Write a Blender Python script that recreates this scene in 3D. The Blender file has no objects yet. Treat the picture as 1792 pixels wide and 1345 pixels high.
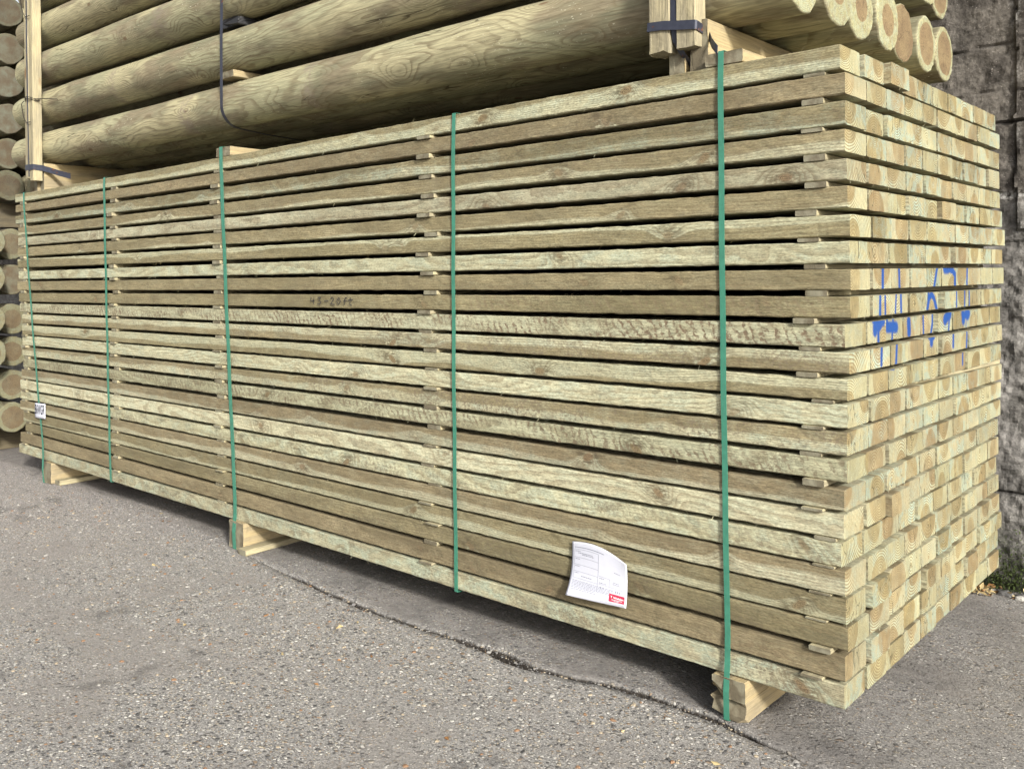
import bpy, bmesh, math, random
from mathutils import Vector, Matrix, noise
R = math.radians
sc = bpy.context.scene
rnd = random.Random(7)

# ------------------------------------------------------------------ camera, light, exposure
CAM = Vector((1.03396, -2.5941, 1.25819)); YAW = 0.72883; ROLL = -0.01099
fw = Vector((-math.sin(YAW), math.cos(YAW), 0)); rt = Vector((math.cos(YAW), math.sin(YAW), 0)); up = Vector((0, 0, 1))
R2 = rt*math.cos(ROLL) + up*math.sin(ROLL); U2 = -rt*math.sin(ROLL) + up*math.cos(ROLL)
cd = bpy.data.cameras.new("camera"); cam = bpy.data.objects.new("camera", cd); sc.collection.objects.link(cam)
m = Matrix.Identity(4)
for i in range(3):
    m[i][0], m[i][1], m[i][2], m[i][3] = R2[i], U2[i], -fw[i], CAM[i]
cam.matrix_world = m
cd.sensor_width = 36; cd.lens = 36*1597.2/1792; cd.shift_y = -185.1/1792; cd.clip_start = .05; cd.clip_end = 3000
sc.camera = cam

SUN_DIR = Vector((.83, -.38, .41)).normalized()          # towards the sun
el = math.asin(SUN_DIR.z); az = math.atan2(SUN_DIR.x, SUN_DIR.y)
w = bpy.data.worlds.new("World"); sc.world = w; w.use_nodes = True
wn = w.node_tree; wn.nodes.clear()
sky = wn.nodes.new('ShaderNodeTexSky'); sky.sky_type = 'NISHITA'; sky.sun_disc = False
sky.sun_elevation = el; sky.sun_rotation = az; sky.dust_density = 4.0; sky.air_density = 1.0
hs = wn.nodes.new('ShaderNodeHueSaturation'); hs.inputs['Saturation'].default_value = .3
bg = wn.nodes.new('ShaderNodeBackground'); bg.inputs[1].default_value = .098
wo = wn.nodes.new('ShaderNodeOutputWorld')
wn.links.new(sky.outputs[0], hs.inputs['Color']); wn.links.new(hs.outputs[0], bg.inputs[0]); wn.links.new(bg.outputs[0], wo.inputs[0])
sd = bpy.data.lights.new("sun", 'SUN'); sd.energy = 2.9; sd.angle = R(6); sd.color = (1, .965, .89)
so = bpy.data.objects.new("sun", sd); sc.collection.objects.link(so)
so.rotation_euler = SUN_DIR.to_track_quat('Z', 'Y').to_euler(); so.location = (6, -4, 6)
sc.view_settings.view_transform = 'Standard'; sc.view_settings.look = 'None'
sc.view_settings.exposure = 1.18; sc.view_settings.gamma = 1

GZ = -0.135                                             # ground level (0 = underside of the board pack)

# ------------------------------------------------------------------ helpers
def lin(r, g, b):
    f = lambda c: (c/255/12.92) if c/255 <= .04045 else ((c/255+.055)/1.055)**2.4
    return (f(r), f(g), f(b), 1)

class MB:
    """collects vertices and faces for one mesh"""
    def __init__(s): s.v = []; s.f = []; s.mi = []
    def add(s, vs, fs, mi=0):
        o = len(s.v); s.v += [tuple(p) for p in vs]
        for f in fs: s.f.append([o+i for i in f]); s.mi.append(mi)
    def loft(s, rings, mi=0, cap_mi=None, caps=True):
        n = len(rings[0]); vs = [p for r in rings for p in r]; fs = []
        for a in range(len(rings)-1):
            for b in range(n):
                c = (b+1) % n
                fs.append((a*n+b, a*n+c, (a+1)*n+c, (a+1)*n+b))
        s.add(vs, fs, mi)
        if caps:
            o = len(s.v)-len(vs); k = mi if cap_mi is None else cap_mi
            s.f.append([o+i for i in range(n)][::-1]); s.mi.append(k)
            s.f.append([o+(len(rings)-1)*n+i for i in range(n)]); s.mi.append(k)
    def box(s, lo, hi, mi=0):
        (a, b, c), (d, e, f) = lo, hi
        s.add([(a,b,c),(d,b,c),(d,e,c),(a,e,c),(a,b,f),(d,b,f),(d,e,f),(a,e,f)],
              [(3,2,1,0),(4,5,6,7),(0,1,5,4),(1,2,6,5),(2,3,7,6),(3,0,4,7)], mi)
    def build(s, name, mats, parent=None, loc=(0,0,0), smooth=False, recalc=True):
        me = bpy.data.meshes.new(name); me.from_pydata(s.v, [], s.f); me.update()
        for mm in (mats if isinstance(mats, (list, tuple)) else [mats]): me.materials.append(mm)
        me.polygons.foreach_set('material_index', s.mi)
        if recalc:
            bm = bmesh.new(); bm.from_mesh(me); bmesh.ops.recalc_face_normals(bm, faces=bm.faces); bm.to_mesh(me); bm.free()
        if smooth: me.polygons.foreach_set('use_smooth', [True]*len(me.polygons))
        o = bpy.data.objects.new(name, me); sc.collection.objects.link(o); o.location = loc
        if parent: o.parent = parent
        return o

def tag(o, label=None, cat=None, group=None, kind=None):
    if label: o['label'] = label
    if cat: o['category'] = cat
    if group: o['group'] = group
    if kind: o['kind'] = kind
    return o

ORD = "first second third fourth fifth sixth seventh eighth ninth tenth eleventh twelfth thirteenth fourteenth fifteenth sixteenth seventeenth eighteenth nineteenth twentieth twenty-first twenty-second twenty-third twenty-fourth".split()
NZ = lambda x, y=0, z=0: noise.noise(Vector((x, y, z)))

# ------------------------------------------------------------------ node helper
class NT:
    def __init__(s, name):
        s.m = bpy.data.materials.new(name); s.m.use_nodes = True; s.t = s.m.node_tree
        s.t.nodes.clear(); s.out = s.t.nodes.new('ShaderNodeOutputMaterial')
        s.tc = s.t.nodes.new('ShaderNodeTexCoord')
    def put(s, sock, v):
        if isinstance(v, bpy.types.NodeSocket): s.t.links.new(v, sock)
        elif v is not None:
            try: sock.default_value = v
            except Exception:
                sock.default_value = (v, v, v) if not hasattr(v, '__len__') else tuple(v)[:3]
    def M(s, op, a, b=None, c=None, clamp=False):
        n = s.t.nodes.new('ShaderNodeMath'); n.operation = op; n.use_clamp = clamp
        for i, v in enumerate((a, b, c)):
            if v is not None: s.put(n.inputs[i], v)
        return n.outputs[0]
    def V(s, op, a, b=None):
        n = s.t.nodes.new('ShaderNodeVectorMath'); n.operation = op
        s.put(n.inputs[0], a)
        if b is not None: s.put(n.inputs[1], b)
        return n.outputs['Value'] if op in ('LENGTH', 'DOT_PRODUCT', 'DISTANCE') else n.outputs[0]
    def mix(s, f, a, b, mode='MIX'):
        n = s.t.nodes.new('ShaderNodeMix'); n.data_type = 'RGBA'; n.blend_type = mode
        s.put(n.inputs[0], f); s.put(n.inputs[6], a); s.put(n.inputs[7], b); return n.outputs[2]
    def noise(s, vec, scale=5, detail=2, rough=.5, dist=0, color=False):
        n = s.t.nodes.new('ShaderNodeTexNoise'); s.put(n.inputs['Vector'], vec); s.put(n.inputs['Scale'], scale)
        n.inputs['Detail'].default_value = detail; n.inputs['Roughness'].default_value = rough; n.inputs['Distortion'].default_value = dist
        return n.outputs['Color' if color else 'Fac']
    def vor(s, vec, scale, feature='F1', out='Distance', rand=1):
        n = s.t.nodes.new('ShaderNodeTexVoronoi'); n.feature = feature; s.put(n.inputs['Vector'], vec); s.put(n.inputs['Scale'], scale)
        n.inputs['Randomness'].default_value = rand
        return n.outputs[out]
    def step(s, x, lo, hi):
        n = s.t.nodes.new('ShaderNodeMapRange'); n.interpolation_type = 'SMOOTHSTEP'
        s.put(n.inputs[0], x); s.put(n.inputs[1], lo); s.put(n.inputs[2], hi)
        return n.outputs[0]
    def rng(s, x, a, b, c, d):
        n = s.t.nodes.new('ShaderNodeMapRange'); n.clamp = False
        for i, v in enumerate((x, a, b, c, d)): s.put(n.inputs[i], v)
        return n.outputs[0]
    def sep(s, v):
        n = s.t.nodes.new('ShaderNodeSeparateXYZ'); s.put(n.inputs[0], v); return n.outputs
    def comb(s, x, y, z):
        n = s.t.nodes.new('ShaderNodeCombineXYZ')
        for i, v in enumerate((x, y, z)): s.put(n.inputs[i], v)
        return n.outputs[0]
    def attr(s, name, typ='OBJECT'):
        n = s.t.nodes.new('ShaderNodeAttribute'); n.attribute_type = typ; n.attribute_name = name; return n.outputs['Fac']
    def rand(s):
        return s.t.nodes.new('ShaderNodeObjectInfo').outputs['Random']
    def finish(s, col, rough=.85, height=None, dist=.002, strength=.5, spec=.25, metal=0, alpha=None):
        b = s.t.nodes.new('ShaderNodeBsdfPrincipled')
        s.put(b.inputs['Base Color'], col); s.put(b.inputs['Roughness'], rough); s.put(b.inputs['Metallic'], metal)
        s.put(b.inputs['Specular IOR Level'], spec)
        if height is not None:
            n = s.t.nodes.new('ShaderNodeBump'); n.inputs['Strength'].default_value = strength; n.inputs['Distance'].default_value = dist
            s.put(n.inputs['Height'], height); s.t.links.new(n.outputs[0], b.inputs['Normal'])
        s.t.links.new(b.outputs[0], s.out.inputs[0]); return s.m

# ------------------------------------------------------------------ materials
def mat_board():
    s = NT("treated_sawn_timber")
    P = s.tc.outputs['Object']; N = s.sep(s.tc.outputs['Normal'])
    rd = s.rand()
    off = s.comb(s.M('MULTIPLY', rd, 37.), s.M('MULTIPLY', rd, 91.3), s.M('MULTIPLY', rd, 53.7))
    Q = s.V('ADD', P, off)
    x, y, z = s.sep(P)[0], s.sep(P)[1], s.sep(P)[2]
    ax = s.M('ABSOLUTE', N[0]); end = s.step(ax, .55, .8)
    side = s.M('SUBTRACT', 1, end)
    wv = s.sep(s.noise(s.V('MULTIPLY', Q, (1.25, 3.2, 3.2)), 1, 2.2, .45, color=True))
    bump = None; kmask = None; kring = None
    for k in ('1', '2', '3', '4'):
        dx = s.M('MULTIPLY', s.M('SUBTRACT', x, s.attr('kx'+k)), .62)
        dz = s.M('ADD', s.M('SUBTRACT', z, s.attr('kz'+k)), s.M('MULTIPLY', dx, s.rng(s.M('FRACT', s.M('MULTIPLY', rd, 3.1*int(k)+7)), 0, 1, -.9, .9)))
        d = s.M('SQRT', s.M('ADD', s.M('MULTIPLY', dx, dx), s.M('MULTIPLY', dz, dz)))
        d = s.M('ADD', d, s.M('MULTIPLY', s.M('SUBTRACT', s.noise(Q, 45, 3, .6), .5), .014))
        e = s.M('DIVIDE', d, .038)
        b = s.M('MULTIPLY', s.M('POWER', 2.718, s.M('MULTIPLY', s.M('MULTIPLY', e, e), -1)), s.attr('ks'+k))
        km = s.M('MULTIPLY', s.M('SUBTRACT', 1, s.step(s.M('DIVIDE', d, s.M('ADD', s.M('MULTIPLY', s.attr('ks'+k), .75), .35)), .0085, .016)), s.M('MULTIPLY', s.attr('ks'+k), .85), clamp=True)
        bump = b if bump is None else s.M('ADD', bump, b)
        kmask = km if kmask is None else s.M('MAXIMUM', kmask, km)
        kring = d if kring is None else s.M('MINIMUM', kring, d)
    yy = s.M('ADD', s.M('SUBTRACT', y, s.attr('pith_y')), s.M('MULTIPLY', s.M('SUBTRACT', wv[0], .5), .085))
    zz = s.M('ADD', s.M('SUBTRACT', z, s.attr('pith_z')), s.M('MULTIPLY', s.M('SUBTRACT', wv[1], .5), .085))
    r = s.M('SQRT', s.M('ADD', s.M('MULTIPLY', yy, yy), s.M('MULTIPLY', zz, zz)))
    r = s.M('ADD', r, s.M('MULTIPLY', bump, .04))
    r = s.M('ADD', r, s.M('MULTIPLY', s.M('SUBTRACT', s.noise(Q, 45, 2), .5), .004))
    rw = s.attr('ring')
    fr = s.M('FRACT', s.M('DIVIDE', r, rw))
    late = s.M('MULTIPLY', s.step(fr, .35, .9), s.M('SUBTRACT', 1, s.step(fr, .93, 1.)))
    rh = s.attr('heart')
    heart = s.M('SUBTRACT', 1, s.step(r, s.M('SUBTRACT', rh, .006), s.M('ADD', rh, .005)))
    sap = s.mix(end, (.415, .395, .268, 1), (.345, .333, .212, 1))
    hea = s.mix(end, (.222, .188, .110, 1), s.mix(s.M('FRACT', s.M('MULTIPLY', rd, 29.)), (.205, .158, .08, 1), (.275, .235, .13, 1)))
    sap = s.mix(s.M('MULTIPLY', end, s.rng(rd, 0, 1, 0, .45)), sap, (.29, .265, .15, 1))
    hv_ = s.rng(s.noise(s.V('MULTIPLY', Q, (3, 16, 16)), 1, 3, .6), .3, .7, .78, 1.25)
    hea = s.mix(1, hea, s.comb(hv_, hv_, hv_), 'MULTIPLY')
    col = s.mix(heart, sap, hea)
    # copper-green bloom
    gn = s.step(s.noise(s.V('MULTIPLY', Q, (.6, 1, 1)), 22, 3, .6), .42, .62)
    gsel = s.M('MULTIPLY', s.M('MULTIPLY', gn, s.M('ADD', s.attr('green'), .2)), s.M('SUBTRACT', 1, s.M('MULTIPLY', heart, .7)), clamp=True)
    gsel = s.M('MULTIPLY', gsel, s.M('ADD', .35, s.M('MULTIPLY', s.step(s.noise(Q, 260, 2), .38, .62), .65)))
    col = s.mix(gsel, col, s.mix(end, (.37, .42, .32, 1), (.255, .35, .30, 1)))
    # growth rings
    fine_end = s.noise(s.V('MULTIPLY', Q, (1, 1, 1)), 420, 2, .6)
    col = s.mix(s.M('MULTIPLY', late, s.M('ADD', s.M('MULTIPLY', end, 1.0), s.M('MULTIPLY', side, .44))), col, s.mix(end, (.17, .125, .07, 1), (.165, .115, .055, 1)))
    gm = s.rng(s.noise(Q, 8, 3, .6), .3, .7, .84, 1.1); gm = s.M('ADD', s.M('MULTIPLY', end, gm), side)
    col = s.mix(1, col, s.comb(gm, gm, gm), 'MULTIPLY')
    # knots
    kfr = s.M('FRACT', s.M('DIVIDE', kring, .0035))
    col = s.mix(s.M('MULTIPLY', kmask, side), col, s.mix(s.step(kfr, .3, .9), (.24, .175, .10, 1), (.115, .08, .046, 1)))
    kh = s.M('MULTIPLY', s.M('MULTIPLY', s.M('MINIMUM', bump, 1), s.M('SUBTRACT', 1, kmask)), s.step(s.noise(s.V('MULTIPLY', Q, (26, 90, 90)), 1, 3, .6), .36, .6))
    col = s.mix(s.M('MULTIPLY', s.M('MULTIPLY', kh, side), 1.0), col, (.105, .084, .05, 1))
    # sawn fibres and weathering on long faces
    fib = s.noise(s.V('MULTIPLY', Q, (14, 230, 230)), 1, 3, .7)
    fib2 = s.noise(s.V('MULTIPLY', Q, (90, 300, 300)), 1, 3, .7)
    fm = s.M('ADD', s.rng(fib, .3, .7, .66, 1.26), s.rng(fib2, .3, .7, -.36, .36))
    grain_end = s.M('MULTIPLY', s.rng(fine_end, .3, .7, .72, 1.22), s.rng(s.noise(s.V('MULTIPLY', Q, (1, 260, 16)), 1, 3, .65), .3, .7, .84, 1.12))
    chk = s.M('ABSOLUTE', s.M('SUBTRACT', s.noise(s.V('MULTIPLY', Q, (1, 22, 6)), 1, 2, .5), .5))
    grain_end = s.M('MULTIPLY', grain_end, s.M('SUBTRACT', 1, s.M('MULTIPLY', s.M('MULTIPLY', s.M('SUBTRACT', 1, s.step(chk, .003, .012)), s.step(rd, .55, .6)), .55)))
    mul = s.M('ADD', s.M('MULTIPLY', fm, side), s.M('MULTIPLY', grain_end, end))
    col = s.mix(1, col, s.comb(mul, mul, mul), 'MULTIPLY')
    big = s.noise(s.V('MULTIPLY', Q, (1.3, 9, 9)), 1, 4, .6)
    dk = s.M('MULTIPLY', s.M('MULTIPLY', s.step(big, .38, .62), s.M('ADD', s.M('MULTIPLY', s.attr('dark'), 1.0), .16)), side)
    col = s.mix(dk, col, s.mix(.6, (.165, .142, .09, 1), s.mix(1, col, (.62, .60, .52, 1), 'MULTIPLY')))
    # mould blotches
    mo = s.M('MULTIPLY', s.step(s.noise(s.V('MULTIPLY', Q, (1, 1.3, 1.3)), 75, 5, .75), .46, .62), s.step(s.noise(s.V('MULTIPLY', Q, (1, 2, 2)), 4.5, 3, .6), .40, .60))
    col = s.mix(s.M('MULTIPLY', s.M('MULTIPLY', mo, s.M('ADD', s.M('MULTIPLY', s.attr('mott'), .8), .18)), side), col, (.15, .122, .084, 1))
    # band-saw chatter
    dia = s.M('ADD', s.M('ADD', x, s.M('MULTIPLY', z, .55)), s.M('MULTIPLY', s.noise(Q, 9, 3, .6), .11))
    sw = s.M('SINE', s.M('MULTIPLY', dia, 2*math.pi/.034))
    swm = s.M('MULTIPLY', s.step(s.M('ADD', sw, s.rng(s.noise(s.V('MULTIPLY', Q, (1, 1.5, 1.5)), 55, 4, .75), .3, .7, -1.7, 1.7)), -.1, 1.4), s.step(s.noise(s.V('MULTIPLY', Q, (1, 6, 6)), 2.6, 2), .36, .56))
    col = s.mix(s.M('MULTIPLY', s.M('MULTIPLY', swm, s.attr('saw')), side), col, (.165, .118, .08, 1))
    # individual cast of each board
    hv = s.t.nodes.new('ShaderNodeHueSaturation'); s.put(hv.inputs['Color'], col)
    s.put(hv.inputs['Value'], s.rng(s.M('FRACT', s.M('MULTIPLY', rd, 17.3)), 0, 1, .84, 1.1)); s.put(hv.inputs['Hue'], s.rng(s.M('FRACT', s.M('MULTIPLY', rd, 5.7)), 0, 1, .494, .511))
    col = hv.outputs[0]
    # spray paint (stored on the end face itself)
    pa = s.attr('paint', 'GEOMETRY')
    pm = s.M('MULTIPLY', s.step(s.M('ADD', pa, s.rng(s.noise(Q, 260, 3, .7), .3, .7, -.16, .16)), .14, .72), end)
    col = s.mix(s.M('MULTIPLY', pm, .95), col, (.003, .045, .20, 1))
    h = s.M('ADD', s.M('MULTIPLY', fib, .6), s.M('ADD', s.M('MULTIPLY', fib2, .35), s.M('MULTIPLY', s.noise(Q, 55, 3), .7)))
    h = s.M('ADD', h, s.M('MULTIPLY', swm, s.M('MULTIPLY', s.attr('saw'), -.3)))
    return s.finish(col, .85, h, .0022, .7, .2)

def mat_log():
    s = NT("treated_round_pole")
    P = s.tc.outputs['Object']; N = s.sep(s.tc.outputs['Normal']); rd = s.rand()
    off = s.comb(s.M('MULTIPLY', rd, 41.), s.M('MULTIPLY', rd, 17.3), s.M('MULTIPLY', rd, 63.7))
    Q = s.V('ADD', P, off); p = s.sep(P)
    end = s.step(s.M('ABSOLUTE', N[0]), .6, .85); side = s.M('SUBTRACT', 1, end)
    r = s.M('SQRT', s.M('ADD', s.M('MULTIPLY', p[1], p[1]), s.M('MULTIPLY', p[2], p[2])))
    n1 = s.noise(s.V('MULTIPLY', Q, (1.5, 6.5, 6.5)), 1, 1.5, .45)
    n2 = s.noise(s.V('MULTIPLY', Q, (4, 14, 14)), 1, 1, .5)
    vd = s.vor(s.V('MULTIPLY', Q, (2.6, 5.5, 5.5)), 1)
    e = s.M('DIVIDE', vd, .26)
    kb = s.M('POWER', 2.718, s.M('MULTIPLY', s.M('MULTIPLY', e, e), -1))
    f = s.M('ADD', s.M('ADD', s.M('MULTIPLY', n1, .085), s.M('MULTIPLY', n2, .010)), s.M('ADD', r, s.M('MULTIPLY', kb, .035)))
    fr = s.M('FRACT', s.M('DIVIDE', f, s.rng(s.noise(Q, 1.1, 1), .3, .7, .0072, .0080)))
    line = s.M('MULTIPLY', s.step(fr, .45, .88), s.M('SUBTRACT', 1, s.step(fr, .9, 1)))
    big = s.noise(s.V('MULTIPLY', Q, (1.6, 5, 5)), 1, 3, .6)
    base = s.mix(s.step(s.noise(s.V('MULTIPLY', Q, (1.2, 3, 3)), 1.3, 2), .4, .6), (.325, .295, .18, 1), (.275, .265, .165, 1))
    col = s.mix(s.M('MULTIPLY', s.step(big, .44, .58), .78), base, s.mix(s.step(n2, .35, .65), (.165, .132, .088, 1), (.15, .142, .092, 1)))
    col = s.mix(s.M('MULTIPLY', line, s.rng(s.noise(Q, 6, 2), .3, .7, .2, .85)), col, (.14, .112, .066, 1))
    kc = s.M('SUBTRACT', 1, s.step(vd, .045, .085))
    col = s.mix(s.M('MULTIPLY', kc, .8), col, (.13, .08, .045, 1))
    fib = s.noise(s.V('MULTIPLY', Q, (9, 150, 150)), 1, 3, .65); mul = s.rng(fib, .3, .7, .68, 1.24)
    col = s.mix(1, col, s.comb(mul, mul, mul), 'MULTIPLY')
    ck = s.M('ABSOLUTE', s.M('SUBTRACT', s.noise(s.V('MULTIPLY', Q, (.9, 13, 13)), 1, 2, .5), .5))
    ckm = s.M('MULTIPLY', s.M('SUBTRACT', 1, s.step(ck, .002, .007)), s.step(s.noise(s.V('MULTIPLY', Q, (1.1, 5, 5)), 1, 2), .54, .62))
    col = s.mix(s.M('MULTIPLY', ckm, .8), col, (.06, .048, .03, 1))
    # scuffed bands where slings rubbed
    sc_ = s.M('MULTIPLY', s.step(s.noise(s.comb(s.M('ADD', p[0], s.M('MULTIPLY', rd, 30)), 0, 0), 2.3, 1), .6, .68), s.step(s.noise(Q, 26, 4, .7), .38, .6))
    col = s.mix(s.M('MULTIPLY', sc_, .55), col, (.19, .15, .125, 1))
    fl = s.M('MULTIPLY', s.step(s.noise(s.V('MULTIPLY', Q, (.6, 1.6, 1.6)), 95, 2), .66, .72), s.step(s.noise(Q, 3.2, 2), .45, .62))
    col = s.mix(s.M('MULTIPLY', fl, .75), col, (.50, .48, .36, 1))
    # sawn ends
    dist = s.noise(Q, 9, 3, .55)
    re = s.M('ADD', r, s.M('MULTIPLY', s.M('SUBTRACT', dist, .5), .03))
    hr = s.attr('heart')
    hm = s.M('SUBTRACT', 1, s.step(re, s.M('SUBTRACT', hr, .003), s.M('ADD', hr, .003)))
    sapc = s.mix(s.M('MULTIPLY', s.step(s.noise(Q, 35, 4, .7), .4, .62), .6), (.265, .265, .148, 1), (.26, .30, .225, 1))
    hc = s.mix(s.step(s.noise(Q, 14, 3), .35, .65), (.19, .142, .077, 1), (.135, .096, .055, 1))
    ec = s.mix(hm, sapc, hc)
    ang = s.M('ARCTAN2', p[2], p[1])
    rc = s.M('ABSOLUTE', s.M('SUBTRACT', s.noise(s.comb(s.M('MULTIPLY', ang, 2.2), s.M('MULTIPLY', rd, 50), s.M('MULTIPLY', r, 6)), 1, 2, .5), .5))
    ec = s.mix(s.M('MULTIPLY', s.M('MULTIPLY', s.M('SUBTRACT', 1, s.step(rc, .004, .014)), s.M('SUBTRACT', 1, s.step(r, .05, .1))), .8), ec, (.05, .035, .02, 1))
    ec = s.mix(s.M('MULTIPLY', s.step(s.noise(Q, 24, 5, .75), .5, .66), .55), ec, (.18, .14, .08, 1))
    er = s.M('FRACT', s.M('DIVIDE', re, .0062))
    ec = s.mix(s.M('MULTIPLY', s.step(er, .4, .95), .5), ec, (.24, .16, .08, 1))
    sp = s.rng(s.noise(Q, 150, 4, .75), .3, .7, .58, 1.28)
    ec = s.mix(1, ec, s.comb(sp, sp, sp), 'MULTIPLY')
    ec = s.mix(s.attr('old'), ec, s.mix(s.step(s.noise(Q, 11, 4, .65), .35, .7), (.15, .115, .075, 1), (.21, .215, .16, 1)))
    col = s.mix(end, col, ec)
    t = s.attr('tone'); col = s.mix(1, col, s.comb(t, t, t), 'MULTIPLY')  # random tone on near poles, shade painted into the colour of far ends
    h = s.M('ADD', s.M('MULTIPLY', fib, .5), s.M('ADD', s.M('MULTIPLY', line, -.2), s.M('MULTIPLY', s.noise(Q, 30, 3), .9)))
    return s.finish(col, .8, h, .0025, .6, .25)

def mat_plank(name, c1, c2):
    s = NT(name); P = s.tc.outputs['Object']; rd = s.rand()
    Q = s.V('ADD', P, s.comb(s.M('MULTIPLY', rd, 41.), s.M('MULTIPLY', rd, 27.), s.M('MULTIPLY', rd, 13.)))
    N = s.sep(s.tc.outputs['Normal']); end = s.step(s.M('ABSOLUTE', N[1]), .6, .9)
    fib = s.noise(s.V('MULTIPLY', Q, (190, 6, 190)), 1, 3, .65)
    big = s.noise(s.V('MULTIPLY', Q, (14, 2.5, 14)), 1, 3, .6)
    col = s.mix(s.step(big, .35, .68), c1, c2)
    ringv = s.M('FRACT', s.M('MULTIPLY', s.M('ADD', s.sep(Q)[0], s.M('MULTIPLY', s.noise(Q, 12, 2), .06)), 190))
    col = s.mix(s.M('MULTIPLY', s.M('MULTIPLY', s.step(ringv, .4, .9), end), .55), col, (.16, .11, .06, 1))
    mul = s.rng(fib, .3, .7, .74, 1.18); col = s.mix(1, col, s.comb(mul, mul, mul), 'MULTIPLY')
    col = s.mix(s.M('MULTIPLY', end, .85), col, s.mix(s.step(big, .38, .62), (.205, .195, .145, 1), (.105, .09, .062, 1)))
    return s.finish(col, .85, s.M('ADD', fib, s.noise(Q, 60, 3)), .002, .6, .2)

def mat_stake():
    s = NT("weathered_stake_timber"); P = s.tc.outputs['Object']; rd = s.rand()
    Q = s.V('ADD', P, s.comb(s.M('MULTIPLY', rd, 41.), s.M('MULTIPLY', rd, 27.), s.M('MULTIPLY', rd, 13.)))
    fib = s.noise(s.V('MULTIPLY', Q, (170, 170, 6)), 1, 3, .65)
    col = s.mix(s.step(s.noise(s.V('MULTIPLY', Q, (12, 12, 3)), 1, 3, .6), .35, .65), (.345, .30, .185, 1), (.25, .22, .15, 1))
    kd = s.vor(s.V('MULTIPLY', Q, (7, 7, 2.4)), 1); col = s.mix(s.M('SUBTRACT', 1, s.step(kd, .06, .14)), col, (.20, .12, .06, 1))
    mul = s.rng(fib, .3, .7, .7, 1.2); col = s.mix(1, col, s.comb(mul, mul, mul), 'MULTIPLY')
    return s.finish(col, .85, s.M('ADD', fib, s.noise(Q, 60, 3)), .003, .7, .2)

def mat_simple(name, col, rough=.6, spec=.4, metal=0, var=.15, scale=40):
    s = NT(name); P = s.tc.outputs['Object']
    n = s.noise(P, scale, 3, .6); mul = s.rng(n, .3, .7, 1-var, 1+var)
    c = s.mix(1, col, s.comb(mul, mul, mul), 'MULTIPLY')
    return s.finish(c, rough, n, .0008, .3, spec, metal)

def mat_steel():
    s = NT("blued_steel_band"); P = s.tc.outputs['Object']
    rust = s.step(s.noise(P, 24, 4, .7), .6, .68)
    c = s.mix(rust, s.mix(s.noise(P, 60, 3), (.018, .021, .034, 1), (.05, .054, .076, 1)), (.13, .05, .022, 1))
    return s.finish(c, s.mix(rust, (.42,)*3+(1,), (.9,)*3+(1,)), s.noise(P, 90, 2), .001, .3, .5, .25)

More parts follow.
